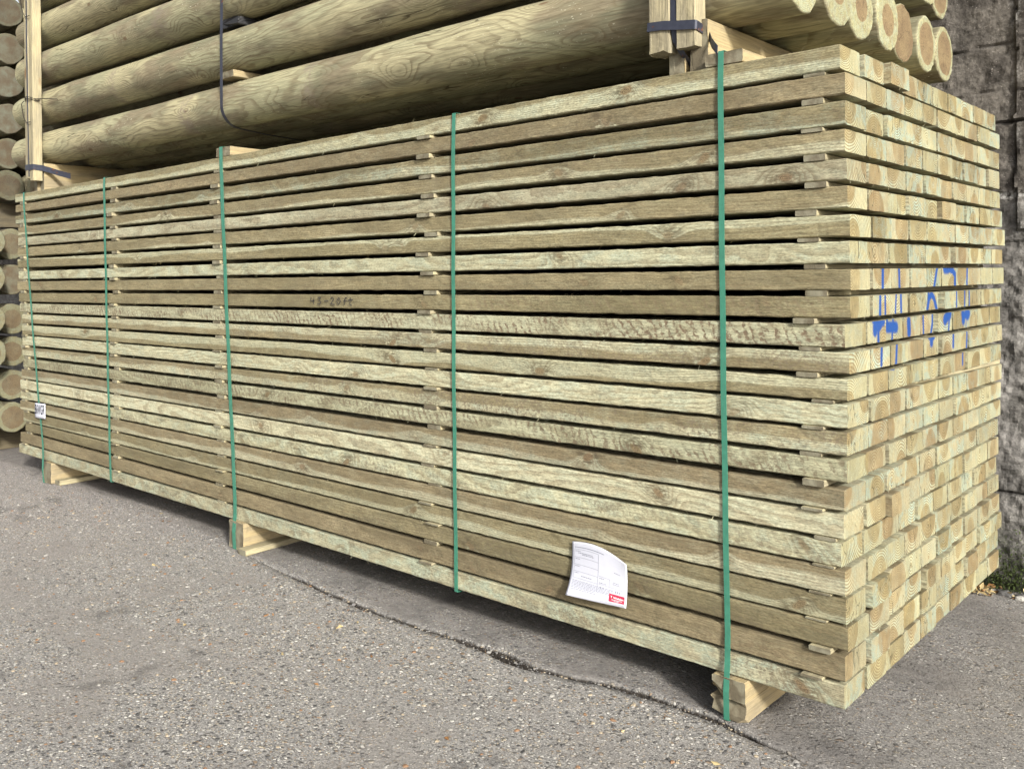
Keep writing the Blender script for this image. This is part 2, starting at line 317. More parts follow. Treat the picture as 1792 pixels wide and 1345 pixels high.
def mat_ground():
    s = NT("worn_yard_concrete"); P = s.tc.outputs['Object']; p = s.sep(P)
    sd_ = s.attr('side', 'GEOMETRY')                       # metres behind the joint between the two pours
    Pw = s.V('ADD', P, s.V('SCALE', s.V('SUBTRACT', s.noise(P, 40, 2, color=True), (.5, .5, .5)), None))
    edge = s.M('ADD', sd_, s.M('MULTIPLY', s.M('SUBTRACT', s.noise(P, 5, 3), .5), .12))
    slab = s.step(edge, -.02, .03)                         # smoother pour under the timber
    fine = s.noise(P, 300, 3, .75); mid = s.noise(P, 26, 4, .65); big = s.noise(P, 1.7, 4, .6)
    grit = s.noise(s.V('MULTIPLY', P, (1, 1.3, 1)), 95, 4, .75)
    gr2 = s.M('ADD', s.M('MULTIPLY', fine, .45), s.M('MULTIPLY', grit, .55))
    gs = s.step(gr2, .36, .64)
    mat = s.mix(gs, (.12, .116, .113, 1), (.415, .40, .375, 1))
    mat = s.mix(s.M('MULTIPLY', s.step(mid, .4, .7), .5), mat, s.mix(gs, (.205, .194, .184, 1), (.46, .437, .41, 1)))
    bump = s.M('MULTIPLY', gr2, .9)
    wear = s.step(s.noise(P, 1.8, 4, .62), .42, .56)        # patches where the stones show
    dens = s.M('ADD', .5, s.M('MULTIPLY', wear, .75))
    dens = s.M('MULTIPLY', dens, s.M('SUBTRACT', 1, s.M('MULTIPLY', slab, .28)))
    for sc_, thr, amt in ((115, .44, .85), (62, .40, .9), (38, .36, .92)):
        st = s.V('MULTIPLY', P, (1, 1.3, 1))
        wp = s.V('ADD', st, s.V('SCALE2', s.noise(P, sc_*1.1, 2, color=True), .75/sc_))
        d = s.vor(wp, sc_); c = s.sep(s.vor(wp, sc_, out='Color'))
        pick = s.step(c[1], .25 if sc_ > 50 else .6, .28 if sc_ > 50 else .63)
        mk = s.M('MULTIPLY', s.M('SUBTRACT', 1, s.step(d, thr-.08, thr)), pick)
        mk = s.M('MULTIPLY', mk, s.step(s.M('ADD', dens, s.M('MULTIPLY', c[2], .6)), .6, .8))
        sc1 = s.mix(s.step(c[0], .25, .35), (.10, .097, .097, 1), (.40, .38, .345, 1))
        sc1 = s.mix(s.step(c[0], .52, .58), sc1, (.47, .41, .32, 1))
        sc1 = s.mix(s.step(c[0], .72, .74), sc1, (.68, .655, .60, 1))
        sc1 = s.mix(s.step(c[0], .91, .92), sc1, (.33, .235, .15, 1))
        rim = s.M('MULTIPLY', s.M('MULTIPLY', s.step(d, thr-.12, thr), s.M('SUBTRACT', 1, s.step(d, thr, thr+.16))), pick)
        mat = s.mix(s.M('MULTIPLY', rim, .35), mat, (.085, .08, .078, 1))
        mat = s.mix(s.M('MULTIPLY', mk, amt), mat, sc1)
        bump = s.M('ADD', bump, s.M('MULTIPLY', mk, s.M('MULTIPLY', s.M('SUBTRACT', .6, d), 70./sc_)))
    # trodden dirt film, pinkish dust far along, oil stains
    dirt = s.M('MULTIPLY', s.step(s.noise(s.V('MULTIPLY', P, (.8, 1.6, 1)), 1.5, 5, .65), .50, .62), .55)
    mat = s.mix(dirt, mat, s.mix(fine, (.20, .184, .169, 1), (.315, .292, .27, 1)))
    pink = s.M('MULTIPLY', s.step(p[0], -2.6, -5.2), .22)
    mat = s.mix(pink, mat, s.mix(gs, (.21, .175, .17, 1), (.42, .36, .35, 1)))
    mat = s.mix(s.M('MULTIPLY', slab, s.M('ADD', .28, s.M('MULTIPLY', s.step(s.noise(P, 2.6, 3, .6), .4, .6), .34))), mat, s.mix(s.step(mid, .35, .7), (.115, .107, .101, 1), (.195, .182, .17, 1)))  # darker pour, its colour also lowered to deepen the shade under the stack
    oil = s.M('MULTIPLY', s.step(s.noise(P, 3.4, 3, .55), .62, .72), .45)
    mat = s.mix(oil, mat, (.085, .08, .077, 1))
    dep = s.attr('dep', 'GEOMETRY')
    mat = s.mix(s.step(dep, .002, .012), mat, s.mix(fine, (.022, .019, .016, 1), (.06, .05, .042, 1)))
    return s.finish(mat, .9, s.M('ADD', bump, s.M('MULTIPLY', mid, .5)), .010, .9, .2)

def mat_wall():
    s = NT("stained_concrete_blocks"); P = s.tc.outputs['Object']; p = s.sep(P)
    cs = s.attr('course', 'GEOMETRY')
    f = s.noise(P, 60, 4, .7); g = s.noise(P, 7, 5, .65); sp = s.noise(P, 130, 3, .7)
    darkc = s.mix(s.step(g, .35, .68), (.055, .049, .043, 1), (.135, .122, .106, 1))
    grey = s.mix(s.step(g, .32, .66), (.105, .10, .092, 1), (.225, .215, .202, 1))
    col = s.mix(cs, grey, darkc)
    mul = s.rng(f, .3, .7, .6, 1.35); col = s.mix(1, col, s.comb(mul, mul, mul), 'MULTIPLY')
    col = s.mix(s.M('MULTIPLY', s.step(sp, .62, .70), .7), col, (.34, .31, .28, 1))
    col = s.mix(s.M('MULTIPLY', s.attr('salt', 'GEOMETRY'), s.step(f, .38, .6)), col, (.48, .47, .45, 1))
    col = s.mix(s.attr('groove', 'GEOMETRY'), col, (.015, .013, .012, 1))
    mossm = s.M('MULTIPLY', s.step(p[2], .26, -.1), s.step(s.noise(P, 18, 4, .7), .38, .6))
    col = s.mix(s.M('MULTIPLY', mossm, .8), col, (.035, .042, .018, 1))
    return s.finish(col, .92, s.M('ADD', f, s.M('MULTIPLY', g, 1.5)), .007, .8, .2)

# VectorMath SCALE needs its own socket
def _V(self, op, a, b=None):
    n = self.t.nodes.new('ShaderNodeVectorMath')
    if op in ('SCALE', 'SCALE2'):
        n.operation = 'SCALE'; self.put(n.inputs[0], a); n.inputs['Scale'].default_value = .01 if b is None else b
        return n.outputs[0]
    n.operation = op; self.put(n.inputs[0], a)
    if b is not None: self.put(n.inputs[1], b)
    return n.outputs['Value'] if op in ('LENGTH', 'DOT_PRODUCT', 'DISTANCE') else n.outputs[0]
NT.V = _V

M_BOARD = mat_board(); M_LOG = mat_log()
M_STICK = mat_plank("thin_spacer_timber", (.37, .325, .20, 1), (.255, .225, .15, 1))
M_BEAR = mat_plank("fresh_bearer_timber", (.36, .285, .155, 1), (.235, .195, .125, 1))
M_STAKE = mat_stake(); M_OLD = mat_plank("dark_old_timber", (.115, .095, .06, 1), (.07, .06, .042, 1))
M_GREEN = mat_simple("green_polyester_strap", (.045, .185, .125, 1), .27, .5, var=.12)
M_STEEL = mat_steel()
M_WIRE = mat_simple("rusty_wire", (.03, .024, .022, 1), .7, .4, .3)
M_PAPER = mat_simple("white_paper", (.53, .54, .61, 1), .7, .3, var=.02)
M_INK = mat_simple("grey_print_ink", (.20, .21, .26, 1), .8, .2)
M_INKD = mat_simple("black_print_ink", (.02, .022, .03, 1), .8, .2)
M_RED = mat_simple("crimson_print", (.42, .03, .07, 1), .7, .3, var=.05)
M_WHITE = mat_simple("white_print", (.85, .85, .85, 1), .7, .3, var=.02)
M_PENCIL = mat_simple("pencil_lead", (.055, .05, .045, 1), .8, .2)
M_GROUND = mat_ground(); M_WALL = mat_wall()
M_DARK = mat_simple("black_plastic", (.02, .02, .022, 1), .6, .4)

# ------------------------------------------------------------------ ground and wall
CR = [(-1000, .3), (-60, .3), (-9, .12), (-5.44, .06), (-4.28, .14), (-2.72, -.079), (-2.02, -.125), (-1.34, -.108), (-1.08, -.112), (-.67, -.036), (-.44, -.030), (-.11, -.087), (.4, -.12), (3, -.3), (60, -2), (1000, -2)]
def yc(x):
    for (a, b), (c, d) in zip(CR, CR[1:]):
        if x <= c:
            t = (x-a)/(c-a); return b+(d-b)*t + (.007*NZ(x*2.3, 3.1) + .007*NZ(x*9, 5.5) + .006*NZ(x*31, 1.5))*(1 if abs(x) < 9 else 0)
    return -2
def ground():
    xs = [-900, -300, -120, -60, -30, -18, -12, -9, -7.5]
    x = -6.5
    while x < .7: xs.append(x); x += .016
    xs += [.9, 1.3, 2, 3, 5, 9, 16, 30, 60, 120, 300, 900]
    offs = [-900, -300, -120, -60, -30, -15, -8, -5, -3.5, -2.5, -1.8, -1.3, -.9, -.6, -.4, -.25, -.15, -.08, -.05]
    N = 9
    offs2 = [.05, .08, .15, .25, .4, .6, .9, 1.3, 1.8, 2.5, 4, 8, 16, 40, 120, 300, 900]
    core = [(k-4)/4 for k in range(N)]
    vs = []; side = []; dep = []
    for x in xs:
        y0 = yc(x)
        amp = 0 if x < -3.2 else min(1, (x+3.2)/1.0)
        if x > -.35: amp *= max(.25, 1-(x+.35)*2.5)
        wd = (.008 + .008*max(0, NZ(x*5, 9.2)+.3) + .011*math.exp(-((x+1.22)/.12)**2) + .004*NZ(x*40, 2))*amp + .0015
        dp = (.018 + .02*max(0, NZ(x*6, 4.7)+.35) + .01*math.exp(-((x+1.2)/.15)**2))*amp
        for io, o in enumerate(offs+core+offs2):
            incore = len(offs) <= io < len(offs)+N
            if not incore: dy = o; d = 0
            else:
                dy = o*wd*1.6; d = dp*max(0, 1-(abs(o)*1.15)**2.5)
            lift = .004*NZ(x*1.3, (y0+dy)*1.3) if abs(dy) < 4 and abs(x) < 9 else 0
            if not incore: dy2 = dy
            else: dy2 = dy + (.003*NZ(x*60, o*3) if amp > .1 else 0)
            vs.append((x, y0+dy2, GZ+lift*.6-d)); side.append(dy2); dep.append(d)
    n = len(offs)+N+len(offs2); fs = []
    for a in range(len(xs)-1):
        for b in range(n-1): fs.append((a*n+b, (a+1)*n+b, (a+1)*n+b+1, a*n+b+1))
    mb = MB(); mb.add(vs, fs); o = mb.build("ground", M_GROUND, smooth=True, recalc=False)
    me = o.data
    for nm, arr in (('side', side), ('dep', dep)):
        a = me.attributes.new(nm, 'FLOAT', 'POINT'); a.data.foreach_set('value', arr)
    o['kind'] = 'structure'
ground()

def wall():
    mb = MB(); xs = [-12, -10, -8, -6.5, -5, -4, -3, -2, -1.4, -1]
    x = -.7
    while x < .9: xs.append(x); x += .012
    xs += [1, 1.3, 1.8, 2.5, 3.5, 5]
    zs = []; z = GZ-.02
    while z < 4.8: zs.append(z); z += .012
    Y = 1.86; jz = [.288, .86, 1.386, 1.60, 1.92, 2.058, 2.27, 2.62, 2.98, 3.3, 3.7, 4.1, 4.5]
    vs = []; cs = []; gr = []; sa = []
    for x in xs:
        for z in zs:
            d = .020*NZ(x*3, z*3, 1) + .012*NZ(x*11, z*11, 2) + .007*NZ(x*34, z*34, 3)
            rough = 1.15 if z < 1.4 else .7
            d *= rough
            g = 0
            zz = z+.01*NZ(x*4, z*2, 8) - .06*(x+.1)*(1 if z > 2.1 else .25)
            for q in jz:
                if q > 1.3 or q == .288: g = max(g, math.exp(-((zz-q)/(.004 if q > 1.7 else .008))**2)*(.75+.5*NZ(x*5, q*9) if q not in (1.386,) else .3))
            jx = .025 + .014*NZ(z*5, 2.2) + .014*NZ(z*23, 1.2)
            if z > 1.45:
                g = max(g, math.exp(-((x-jx)/.006)**2)*max(0, .15+.7*NZ(z*6, 9)))
                if x > jx: d -= .018
            salt = math.exp(-((zz-1.60)/.012)**2)*.8
            c = 1 if zz > 1.60 else (.25 if zz > 1.386 else (.12+.25*max(0, NZ(x*2, z*2, 6))))
            if 1.57 < zz < 1.60: c = .6
            if z > 1.4 and abs(x-jx) < .02: salt = max(salt, .8*max(0, NZ(z*14, x*20)+.1))
            vs.append((x, Y+d+.022*g, z)); cs.append(c); gr.append(min(1, g*(1-salt))); sa.append(salt)
    n = len(zs); fs = [(a*n+b, (a+1)*n+b, (a+1)*n+b+1, a*n+b+1) for a in range(len(xs)-1) for b in range(n-1)]
    mb.add(vs, fs)
    mb.box((-12, 2.0, GZ-.02), (5, 2.4, 4.79))
    o = mb.build("block_wall", M_WALL, smooth=False)
    pad = len(o.data.vertices)-len(cs)
    for nm, arr in (('course', cs), ('groove', gr), ('salt', sa)):
        a = o.data.attributes.new(nm, 'FLOAT', 'POINT'); a.data.foreach_set('value', arr+[0]*pad)
    tag(o, "dark stained rough concrete block wall behind the timber", "wall")
wall()

# ------------------------------------------------------------------ boards
# measured top, underside and end of every layer: near corner, far end, back corner
CT = [1.924,1.842,1.760,1.678,1.593,1.514,1.433,1.356,1.276,1.196,1.115,1.034,.957,.884,.805,.724,.639,.566,.482,.404,.321,.242,.155,.071]
CB = [1.853,1.778,1.690,1.613,1.532,1.451,1.368,1.291,1.214,1.132,1.047,.972,.894,.815,.737,.660,.575,.494,.411,.328,.247,.171,.080,.000]
CX = [-.008,.006,.005,.004,.008,.009,.016,.014,.016,.014,-.002,.010,.003,.002,.001,.0,-.009,-.011,-.021,-.010,-.009,-.003,-.013,-.016]
LT = [1.919,1.841,1.761,1.674,1.599,1.524,1.441,1.350,1.275,1.192,1.115,1.036,.958,.880,.795,.712,.634,.555,.471,.403,.322,.248,.169,.082]
LB = [1.859,1.784,1.699,1.615,1.538,1.460,1.376,1.291,1.211,1.128,1.052,.973,.889,.813,.734,.651,.566,.488,.416,.336,.258,.186,.095,.015]
LX = [-6.206,-6.198,-6.21,-6.154,-6.161,-6.174,-6.177,-6.157,-6.181,-6.162,-6.138,-6.095,-6.098,-6.106,-6.097,-6.084,-6.119,-6.147,-6.15,-6.152,-6.10,-6.059,-6.158,-6.183]
BT = [1.925,1.843,1.764,1.687,1.599,1.519,1.441,1.357,1.282,1.195,1.119,1.043,.960,.876,.799,.725,.643,.566,.481,.408,.327,.252,.172,.088]
BB = [1.858,1.780,1.696,1.613,1.531,1.452,1.374,1.297,1.214,1.134,1.053,.976,.895,.811,.735,.660,.577,.494,.407,.345,.256,.188,.100,.014]
LEN = 6.16; WID = 1.665; NL = 24; NC = 10; PITCH = WID/NC
def ztop(i, x, y):
    u = max(0, min(1, -x/LEN)); v = max(0, min(1, y/WID))
    return CT[i]+(LT[i]-CT[i])*u+(BT[i]-CT[i])*v
def zbot(i, x, y):
    u = max(0, min(1, -x/LEN)); v = max(0, min(1, y/WID))
    b = CB[i]+(LB[i]-CB[i])*u+(BB[i]-CB[i])*v
    if i+1 < NL: b = max(b, ztop(i+1, x, y)+.006)
    return b

STROKES = [(8,[(.258,1.286),(.255,1.216)],.0102),(8,[(.404,1.289),(.406,1.22)],.0085),(8,[(.781,1.289),(.746,1.223)],.0101),(8,[(.87,1.279),(.902,1.277),(.956,1.269),(.987,1.254),(.982,1.222)],.0135),(8,[(.864,1.276),(.902,1.276)],.0195),(8,[(1.143,1.285),(1.136,1.22)],.009),(9,[(.239,1.204),(.235,1.131)],.0098),(9,[(.28,1.203),(.28,1.133)],.0072),(9,[(.389,1.204),(.378,1.136)],.0065),(9,[(.429,1.204),(.431,1.139)],.0091),(9,[(.72,1.208),(.707,1.139)],.0074),(9,[(.703,1.138),(.722,1.174),(.748,1.188),(.774,1.173),(.802,1.136)],.0119),(9,[(.984,1.204),(.981,1.136)],.0067),(9,[(1.124,1.206),(1.121,1.137)],.0071),(9,[(1.174,1.205),(1.172,1.137)],.0066),(10,[(.229,1.120),(.308,1.112)],.0171),(10,[(.24,1.112),(.239,1.085)],.0196),(10,[(.287,1.108),(.265,1.095)],.0199),(10,[(.264,1.101),(.266,1.045)],.0095),(10,[(.357,1.127),(.358,1.094)],.0083),(10,[(.412,1.125),(.411,1.092)],.0066),(10,[(.36,1.091),(.439,1.087)],.020),(10,[(.406,1.083),(.401,1.05)],.0075),(10,[(.553,1.102),(.556,1.065)],.0184),(10,[(.711,1.131),(.713,1.04)],.0075),(10,[(.81,1.129),(.81,1.086),(.791,1.046)],.0098),(10,[(.967,1.112),(.93,1.102),(.911,1.092)],.022),(10,[(.963,1.1),(.951,1.048)],.0085),(10,[(1.125,1.105),(1.208,1.104)],.021),(10,[(1.135,1.105),(1.131,1.084)],.022),(10,[(1.189,1.105),(1.195,1.095)],.019),(10,[(1.173,1.096),(1.171,1.045)],.0078),(11,[(.256,1.044),(.252,.988)],.0095),(11,[(.388,1.05),(.378,.982)],.0088),(11,[(.723,1.040),(.773,1.037)],.0112),(11,[(.746,1.04),(.747,1.020)],.0180),(11,[(.97,1.044),(.966,.999)],.0111),(11,[(1.153,1.045),(1.142,.978)],.0088),(12,[(1.136,.96),(1.133,.915)],.0078),(12,[(.328,.962),(.381,.958)],.0045)]
STROKES = [(a, ([(p[0]+(p[0]-q[0])*.10, p[1]+(p[1]-q[1])*.10), (q[0]+(q[0]-p[0])*.10, q[1]+(q[1]-p[1])*.10)] if len(pl) == 2 and abs(p[1]-q[1]) > .045 else pl), w_) for a, pl, w_ in STROKES for p, q in [(pl[0], pl[-1])]]
def seg_d(p, a, b):
    ax, ay = a; bx, by = b; dx, dy = bx-ax, by-ay; l = dx*dx+dy*dy
    t = 0 if l == 0 else max(0, min(1, ((p[0]-ax)*dx+(p[1]-ay)*dy)/l))
    return math.hypot(p[0]-ax-t*dx, p[1]-ay-t*dy)

def perim(w, t, rr, ny, nz, jit, r):
    """points round a rectangle w x t with eased corners, each nudged a little"""
    pts = []
    def run(a, b, n):
        for k in range(n): pts.append((a[0]+(b[0]-a[0])*k/n, a[1]+(b[1]-a[1])*k/n))
    h, q = w/2, t/2
    run((-h+rr, -q), (h-rr, -q), ny); pts.append((h-rr, -q)); run((h, -q+rr), (h, q-rr), nz); pts.append((h, q-rr))
    run((h-rr, q), (-h+rr, q), ny); pts.append((-h+rr, q)); run((-h, q-rr), (-h, -q+rr), nz); pts.append((-h, -q+rr))
    return [(a+r.uniform(-jit, jit), b+r.uniform(-jit, jit)) for a, b in pts]

FRONT = [  # pith y, pith z, heart radius, dark, saw, mould, green, knots[(x,z,strength)], description
 (-.045,.055,.062,.15,.1,.2,.35,[(-1.43,.0,1.2),(-.75,.01,1.2)],"pale board with a large brown knot patch, front of the topmost layer"),
 (-.085,.018,.066,.65,.1,.1,.2,[(-.84,-.01,.9),(-3.9,0,.6)],"brownish grey board with a pale knot, front of the second layer down"),
 (-.05,.040,.055,.75,.1,.3,.75,[(-2.3,-.01,.6),(-4.4,0,.6)],"dark streaked board with a pale green lower edge, front of the third layer down"),
 (-.07,.052,.070,.35,.15,.2,.15,[(-1.05,-.005,1.0),(-4.0,.01,.7)],"tan board with a brown upper half, front of the fourth layer down"),
 (.09,.02,.05,.45,.1,.15,.15,[(-.54,-.012,1.0),(-4.9,0,.7)],"plain tan board with a rough pale knot, front of the fifth layer down"),
 (-.07,.032,.052,.35,.05,.1,.1,[(-.78,-.01,.9),(-1.83,0,.9)],"pinkish brown board with a pale lower strip, front of the sixth layer down"),
 (-.07,-.042,.062,.25,.05,.1,.1,[(-.59,-.005,.9),(-4.3,0,.6)],"board of pale top and wavy brown bottom, front of the seventh layer down"),
 (.10,.03,.05,.05,.1,.15,.45,[(-1.05,.015,.8),(-3.1,-.02,.5)],"bright cream board with faint green bloom, front of the eighth layer down"),
 (-.07,-.012,.075,.55,.05,.1,.05,[(-.55,0,.8),(-3.3,0,.4)],"evenly brown board, front of the ninth layer down"),
 (-.10,.01,.09,.75,.4,.2,.1,[(-.25,.01,.6),(-1.78,-.01,.8)],"greyish brown board pencilled with handwriting, front of the tenth layer down"),
 (.10,.0,.05,.1,1.0,.7,.15,[(-4.5,0,.5)],"cream board with brown slanting saw marks, front of the eleventh layer down"),
 (-.07,-.052,.058,.25,.2,.8,.45,[(-.46,-.02,1.2),(-1.75,0,.8)],"mouldy board with a brown hump along its bottom, front of the twelfth layer down"),
 (-.07,-.068,.062,.1,.15,.1,.2,[(-1.15,-.012,1.1),(-1.98,-.01,1.2)],"cream board with a rising brown bottom edge, front of the thirteenth layer down"),
 (.06,.045,.055,.15,.05,.1,.4,[(-2.24,-.015,.9),(-3.3,0,.7)],"smooth pale yellow board, front of the fourteenth layer down"),
 (-.06,.05,.05,.3,.2,1.0,.6,[(-2.3,0,.9),(-1.75,0,.5)],"reddish brown mottled board with green bloom, front of the fifteenth layer down"),
 (.1,.0,.05,.45,.8,.6,.05,[(-4.9,0,.4)],"dull brown board with close saw marks, front of the sixteenth layer down"),
 (-.07,.034,.050,.25,.1,.1,.45,[(-.93,.015,1.2),(-2.6,.02,.5)],"board with a dark swirling streak along its top, front of the seventeenth layer down"),
 (.09,-.03,.05,.05,.1,.05,.2,[(-.64,.008,1.1),(-3.0,0,1.0)],"cream board with a round brown knot, front of the eighteenth layer down"),
 (.09,.03,.05,.15,.3,.75,.45,[(-2.7,0,.6)],"pale blotchy board, front of the nineteenth layer down"),
 (-.07,.046,.050,.35,.05,.15,.2,[(-2.65,0,1.0),(-.9,-.01,.4)],"board of brown top and pale bottom, front of the twentieth layer down"),
 (-.07,.044,.050,.4,.05,.1,.25,[(-.15,-.008,1.1),(-1.86,0,1.1)],"brown topped board with a knot near the cut corner, front of the twenty-first layer down"),
 (-.08,.008,.064,.95,.1,.5,.1,[(-.72,0,1.1),(-4.8,0,.6)],"darkest weathered brown board, behind the delivery note in the twenty-second layer down"),
 (-.10,.0,.09,.75,.1,.1,.0,[(-1.12,-.01,.9),(-3.4,0,.6)],"evenly grained mid brown board, front of the layer second from the bottom"),
 (.10,.01,.05,.3,.2,.75,.9,[(-4.0,0,.4)],"pale green mottled board, front of the bottom layer on the bearers"),
]
PROUD = {(0,2): .030, (0,3): .004, (2,1): -.01, (0,1): .006, (10,0): 0, (13,3): .0, (17,2): .02, (22,1): .012, (20,1): .014, (7,5): -.015}
for i in range(NL):
    for j in range(NC):
        r = random.Random(i*97+j*13+5)
        yl = PITCH*j + (r.uniform(.0, .0025) if j else 0); wd = PITCH-r.choice((.002, .003, .004, .004, .009))
        if j in (1, 5) and r.random() < .7: yl += .006
        if j in (0, 4) and r.random() < .6: wd = .152
        if j == 0: yl = r.uniform(0, .003)
        if yl+wd > PITCH*(j+1)+.002: wd = PITCH*(j+1)+.001-yl
        ym = yl+wd/2
        xr = CX[i]+(PROUD.get((i, j), r.choice((0,0,0,0,0,.009,-.009))*r.random()+r.gauss(0, .0018) if j else 0)); xl = LX[i]+(r.gauss(0, .02) if j else 0)
        org = Vector((xr, ym, (ztop(i, 0, ym)+zbot(i, 0, ym))/2))
        front = j == 0
        nst = 200 if front else 7
        rings = []
        ny, nz = (4, 3) if front else (5, 4)
        base = perim(wd, 1, .0, ny, nz, 0, r)
        for k in range(nst):
            u = (k/(nst-1))
            if not front: u = (0, .002, .03, .1, .4, .75, 1)[k]
            x = xr+(xl-xr)*u
            zt, zb = ztop(i, x, ym), zbot(i, x, ym); t = zt-zb; zm = (zt+zb)/2
            wav = .0022*NZ(x*1.1, i*7.3, j*3.1)
            rr = .0035
            pts = perim(wd-.002, t-.0015, rr, ny, nz, .0007 if (front or k < 3) else 0, r)
            rg = []
            for a, b in pts:
                jz = 0
                if front:
                    jz = (.0016*NZ(x*22, i*3.3+(1 if b > 0 else 9)) + .0016*NZ(x*70, i*5.1+(2 if b > 0 else 7)))*(abs(b)/(t/2))
                rg.append((x-org.x, ym-org.y+a+(.0018*NZ(x*.9, i*4.4+3) if front else 0), zm-org.z+b+wav*.5+jz))
            rings.append(rg)
        mb = MB(); painted = i in (8, 9, 10, 11, 12) and any(s_[0] == i and any(yl-.03 < p[0] < yl+wd+.03 for p in s_[1]) for s_ in STROKES)
        mb.loft(rings[::-1])
        npaint = None
        if painted:
            mb.f.pop(); mb.mi.pop()                       # open the near end, close it with a fine grid
            gy, gz = 56, 26; t = ztop(i, xr, ym)-zbot(i, xr, ym)-.0015; w2 = wd-.002
            start = len(mb.v)
            vs = [(0, -w2/2+w2*a/gy, -t/2+t*b/gz) for a in range(gy+1) for b in range(gz+1)]
            mb.add(vs, [(a*(gz+1)+b, (a+1)*(gz+1)+b, (a+1)*(gz+1)+b+1, a*(gz+1)+b+1) for a in range(gy) for b in range(gz)])
            npaint = (start, vs)
        # torn fibres left by the saw
        for q in range(26 if front else 9):
            if front and r.random() < .75:
                xx = r.uniform(xl, xr); zs = r.choice((-1, -1, 1)); yb = -wd/2
                zb = (zbot(i, xx, ym)-org.z) if zs < 0 else (ztop(i, xx, ym)-org.z)
                p0 = Vector((xx-org.x, yb+.001, zb)); dr = Vector((r.uniform(-1, 1), r.uniform(-.5, -.05), zs*r.uniform(.1, .6))).normalized()
            else:
                ya = r.uniform(-wd/2, wd/2); p0 = Vector((-.001, ya, zbot(i, 0, ym)-org.z if r.random() < .8 else ztop(i, 0, ym)-org.z))
                dr = Vector((r.uniform(.1, .8), r.uniform(-1, 1), r.uniform(-.6, .3))).normalized()
            L = r.uniform(.008, .028); c = dr.cross(Vector((.3, .5, .8))).normalized()*.0008
            md = p0+dr*L*.6+Vector((0, 0, r.uniform(-.003, .003)))
            mb.add([p0-c, p0+c, md+c*.8, md-c*.8, p0+dr*L], [(0, 1, 2, 3), (3, 2, 4)])
        o = mb.build("timber_board", M_BOARD, loc=org)
        if npaint:
            start, vs = npaint; arr = [0.0]*len(o.data.vertices)
            for q, (_, a, b) in enumerate(vs):
                p = (a+org.y, b+org.z); best = 0
                for row, pl, wr in STROKES:
                    if row != i: continue
                    for A, B in zip(pl, pl[1:]):
                        d = seg_d(p, A, B)
                        v_ = max(0, min(1, (wr*1.4-d)/(wr*1.05)))
                        v_ = max(v_, .30*math.exp(-(d/(wr*2.2))**2)) if v_ < .3 else v_
                        best = max(best, v_)
                arr[start+q] = best
            at = o.data.attributes.new('paint', 'FLOAT', 'POINT'); at.data.foreach_set('value', arr)
        o['ring'] = r.uniform(.0055, .0105)
        if front:
            py, pz, rh, dk, sw, mo, gr, kn, lab = FRONT[i]
            o['pith_y'] = py; o['pith_z'] = pz; o['heart'] = rh; o['dark'] = dk*.62; o['saw'] = sw; o['mott'] = mo; o['green'] = gr
            for k in (1, 2, 3, 4):
                q = kn[k-1] if k <= len(kn) else (r.uniform(-5.9, -.1), r.uniform(-.022, .022), r.choice((.35,.5,.6,.8,1.15))) if k > 2 or r.random() < .8 else (9, 0, 0)
                o['kx%d' % k] = float(q[0]-xr); o['kz%d' % k] = float(q[1]); o['ks%d' % k] = float(q[2])
            tag(o, lab, "board", "boards along the front of the pack")
        else:
            o['pith_y'] = r.gauss(0, .032); o['pith_z'] = r.choice((-1, 1, 1))*r.uniform(.0, .055)
            o['heart'] = r.uniform(.042, .078) if r.random() < .85 else .008
            o['dark'] = r.uniform(.2, .7); o['saw'] = r.uniform(0, .4); o['mott'] = r.uniform(0, .5)
            o['green'] = r.choice((.2, .25, .5, 1.0, 1.5))*(1.35 if i < 8 else .8)
            for k in '1234': o['kx'+k] = 9.; o['kz'+k] = 0.; o['ks'+k] = 0.
            pz_ = "blue painted" if painted else "plain cut"
            where = "topmost layer" if i == 0 else ("bottom layer" if i == 23 else ORD[i]+" layer down")
            col = "board end at the back" if j == 9 else "board end %s from the front face" % ORD[j]
            tag(o, "%s %s, %s" % (pz_, col, where), "board", "boards in the strapped pack")
        if i == 9 and front: B10 = o

# pencilled figures on the tenth board
def ribbon(mb, pts, wv, yv):
    for (a, b), (c, d) in zip(pts, pts[1:]):
        l = math.hypot(c-a, d-b) or 1; nx, nz = -(d-b)/l*wv/2, (c-a)/l*wv/2
        mb.add([(a-nx, yv, b-nz), (c-nx, yv, d-nz), (c+nx, yv, d+nz), (a+nx, yv, b+nz)], [(0, 1, 2, 3)])
GL = {'4': [[(.05,.95),(.0,.45),(.6,.5)],[(.5,.95),(.42,.0)]], '3': [[(.1,.9),(.6,.95),(.25,.55),(.65,.35),(.4,.05),(.05,.1)]], '-': [[(.1,.45),(.75,.5)]],
      '2': [[(.1,.75),(.35,1),(.6,.75),(.1,.1),(.75,.05)]], '0': [[(.35,.95),(.05,.5),(.3,.05),(.65,.45),(.35,.95)]], 'f': [[(.6,.95),(.3,.9),(.2,.0)],[(0,.5),(.55,.55)]], 't': [[(.35,1),(.25,.05),(.5,.0)],[(.0,.65),(.7,.7)]]}
mb = MB(); xx = -2.56
for ch in "43-20ft":
    for st in GL[ch]: ribbon(mb, [(xx+p[0]*.05-B10.location.x, 1.146+p[1]*.036-B10.location.z) for p in st], .0046, -B10.location.y-.0028)
    xx += .049 if ch not in 'ft' else .038
mb.build("pencil_writing", M_PENCIL, parent=B10)

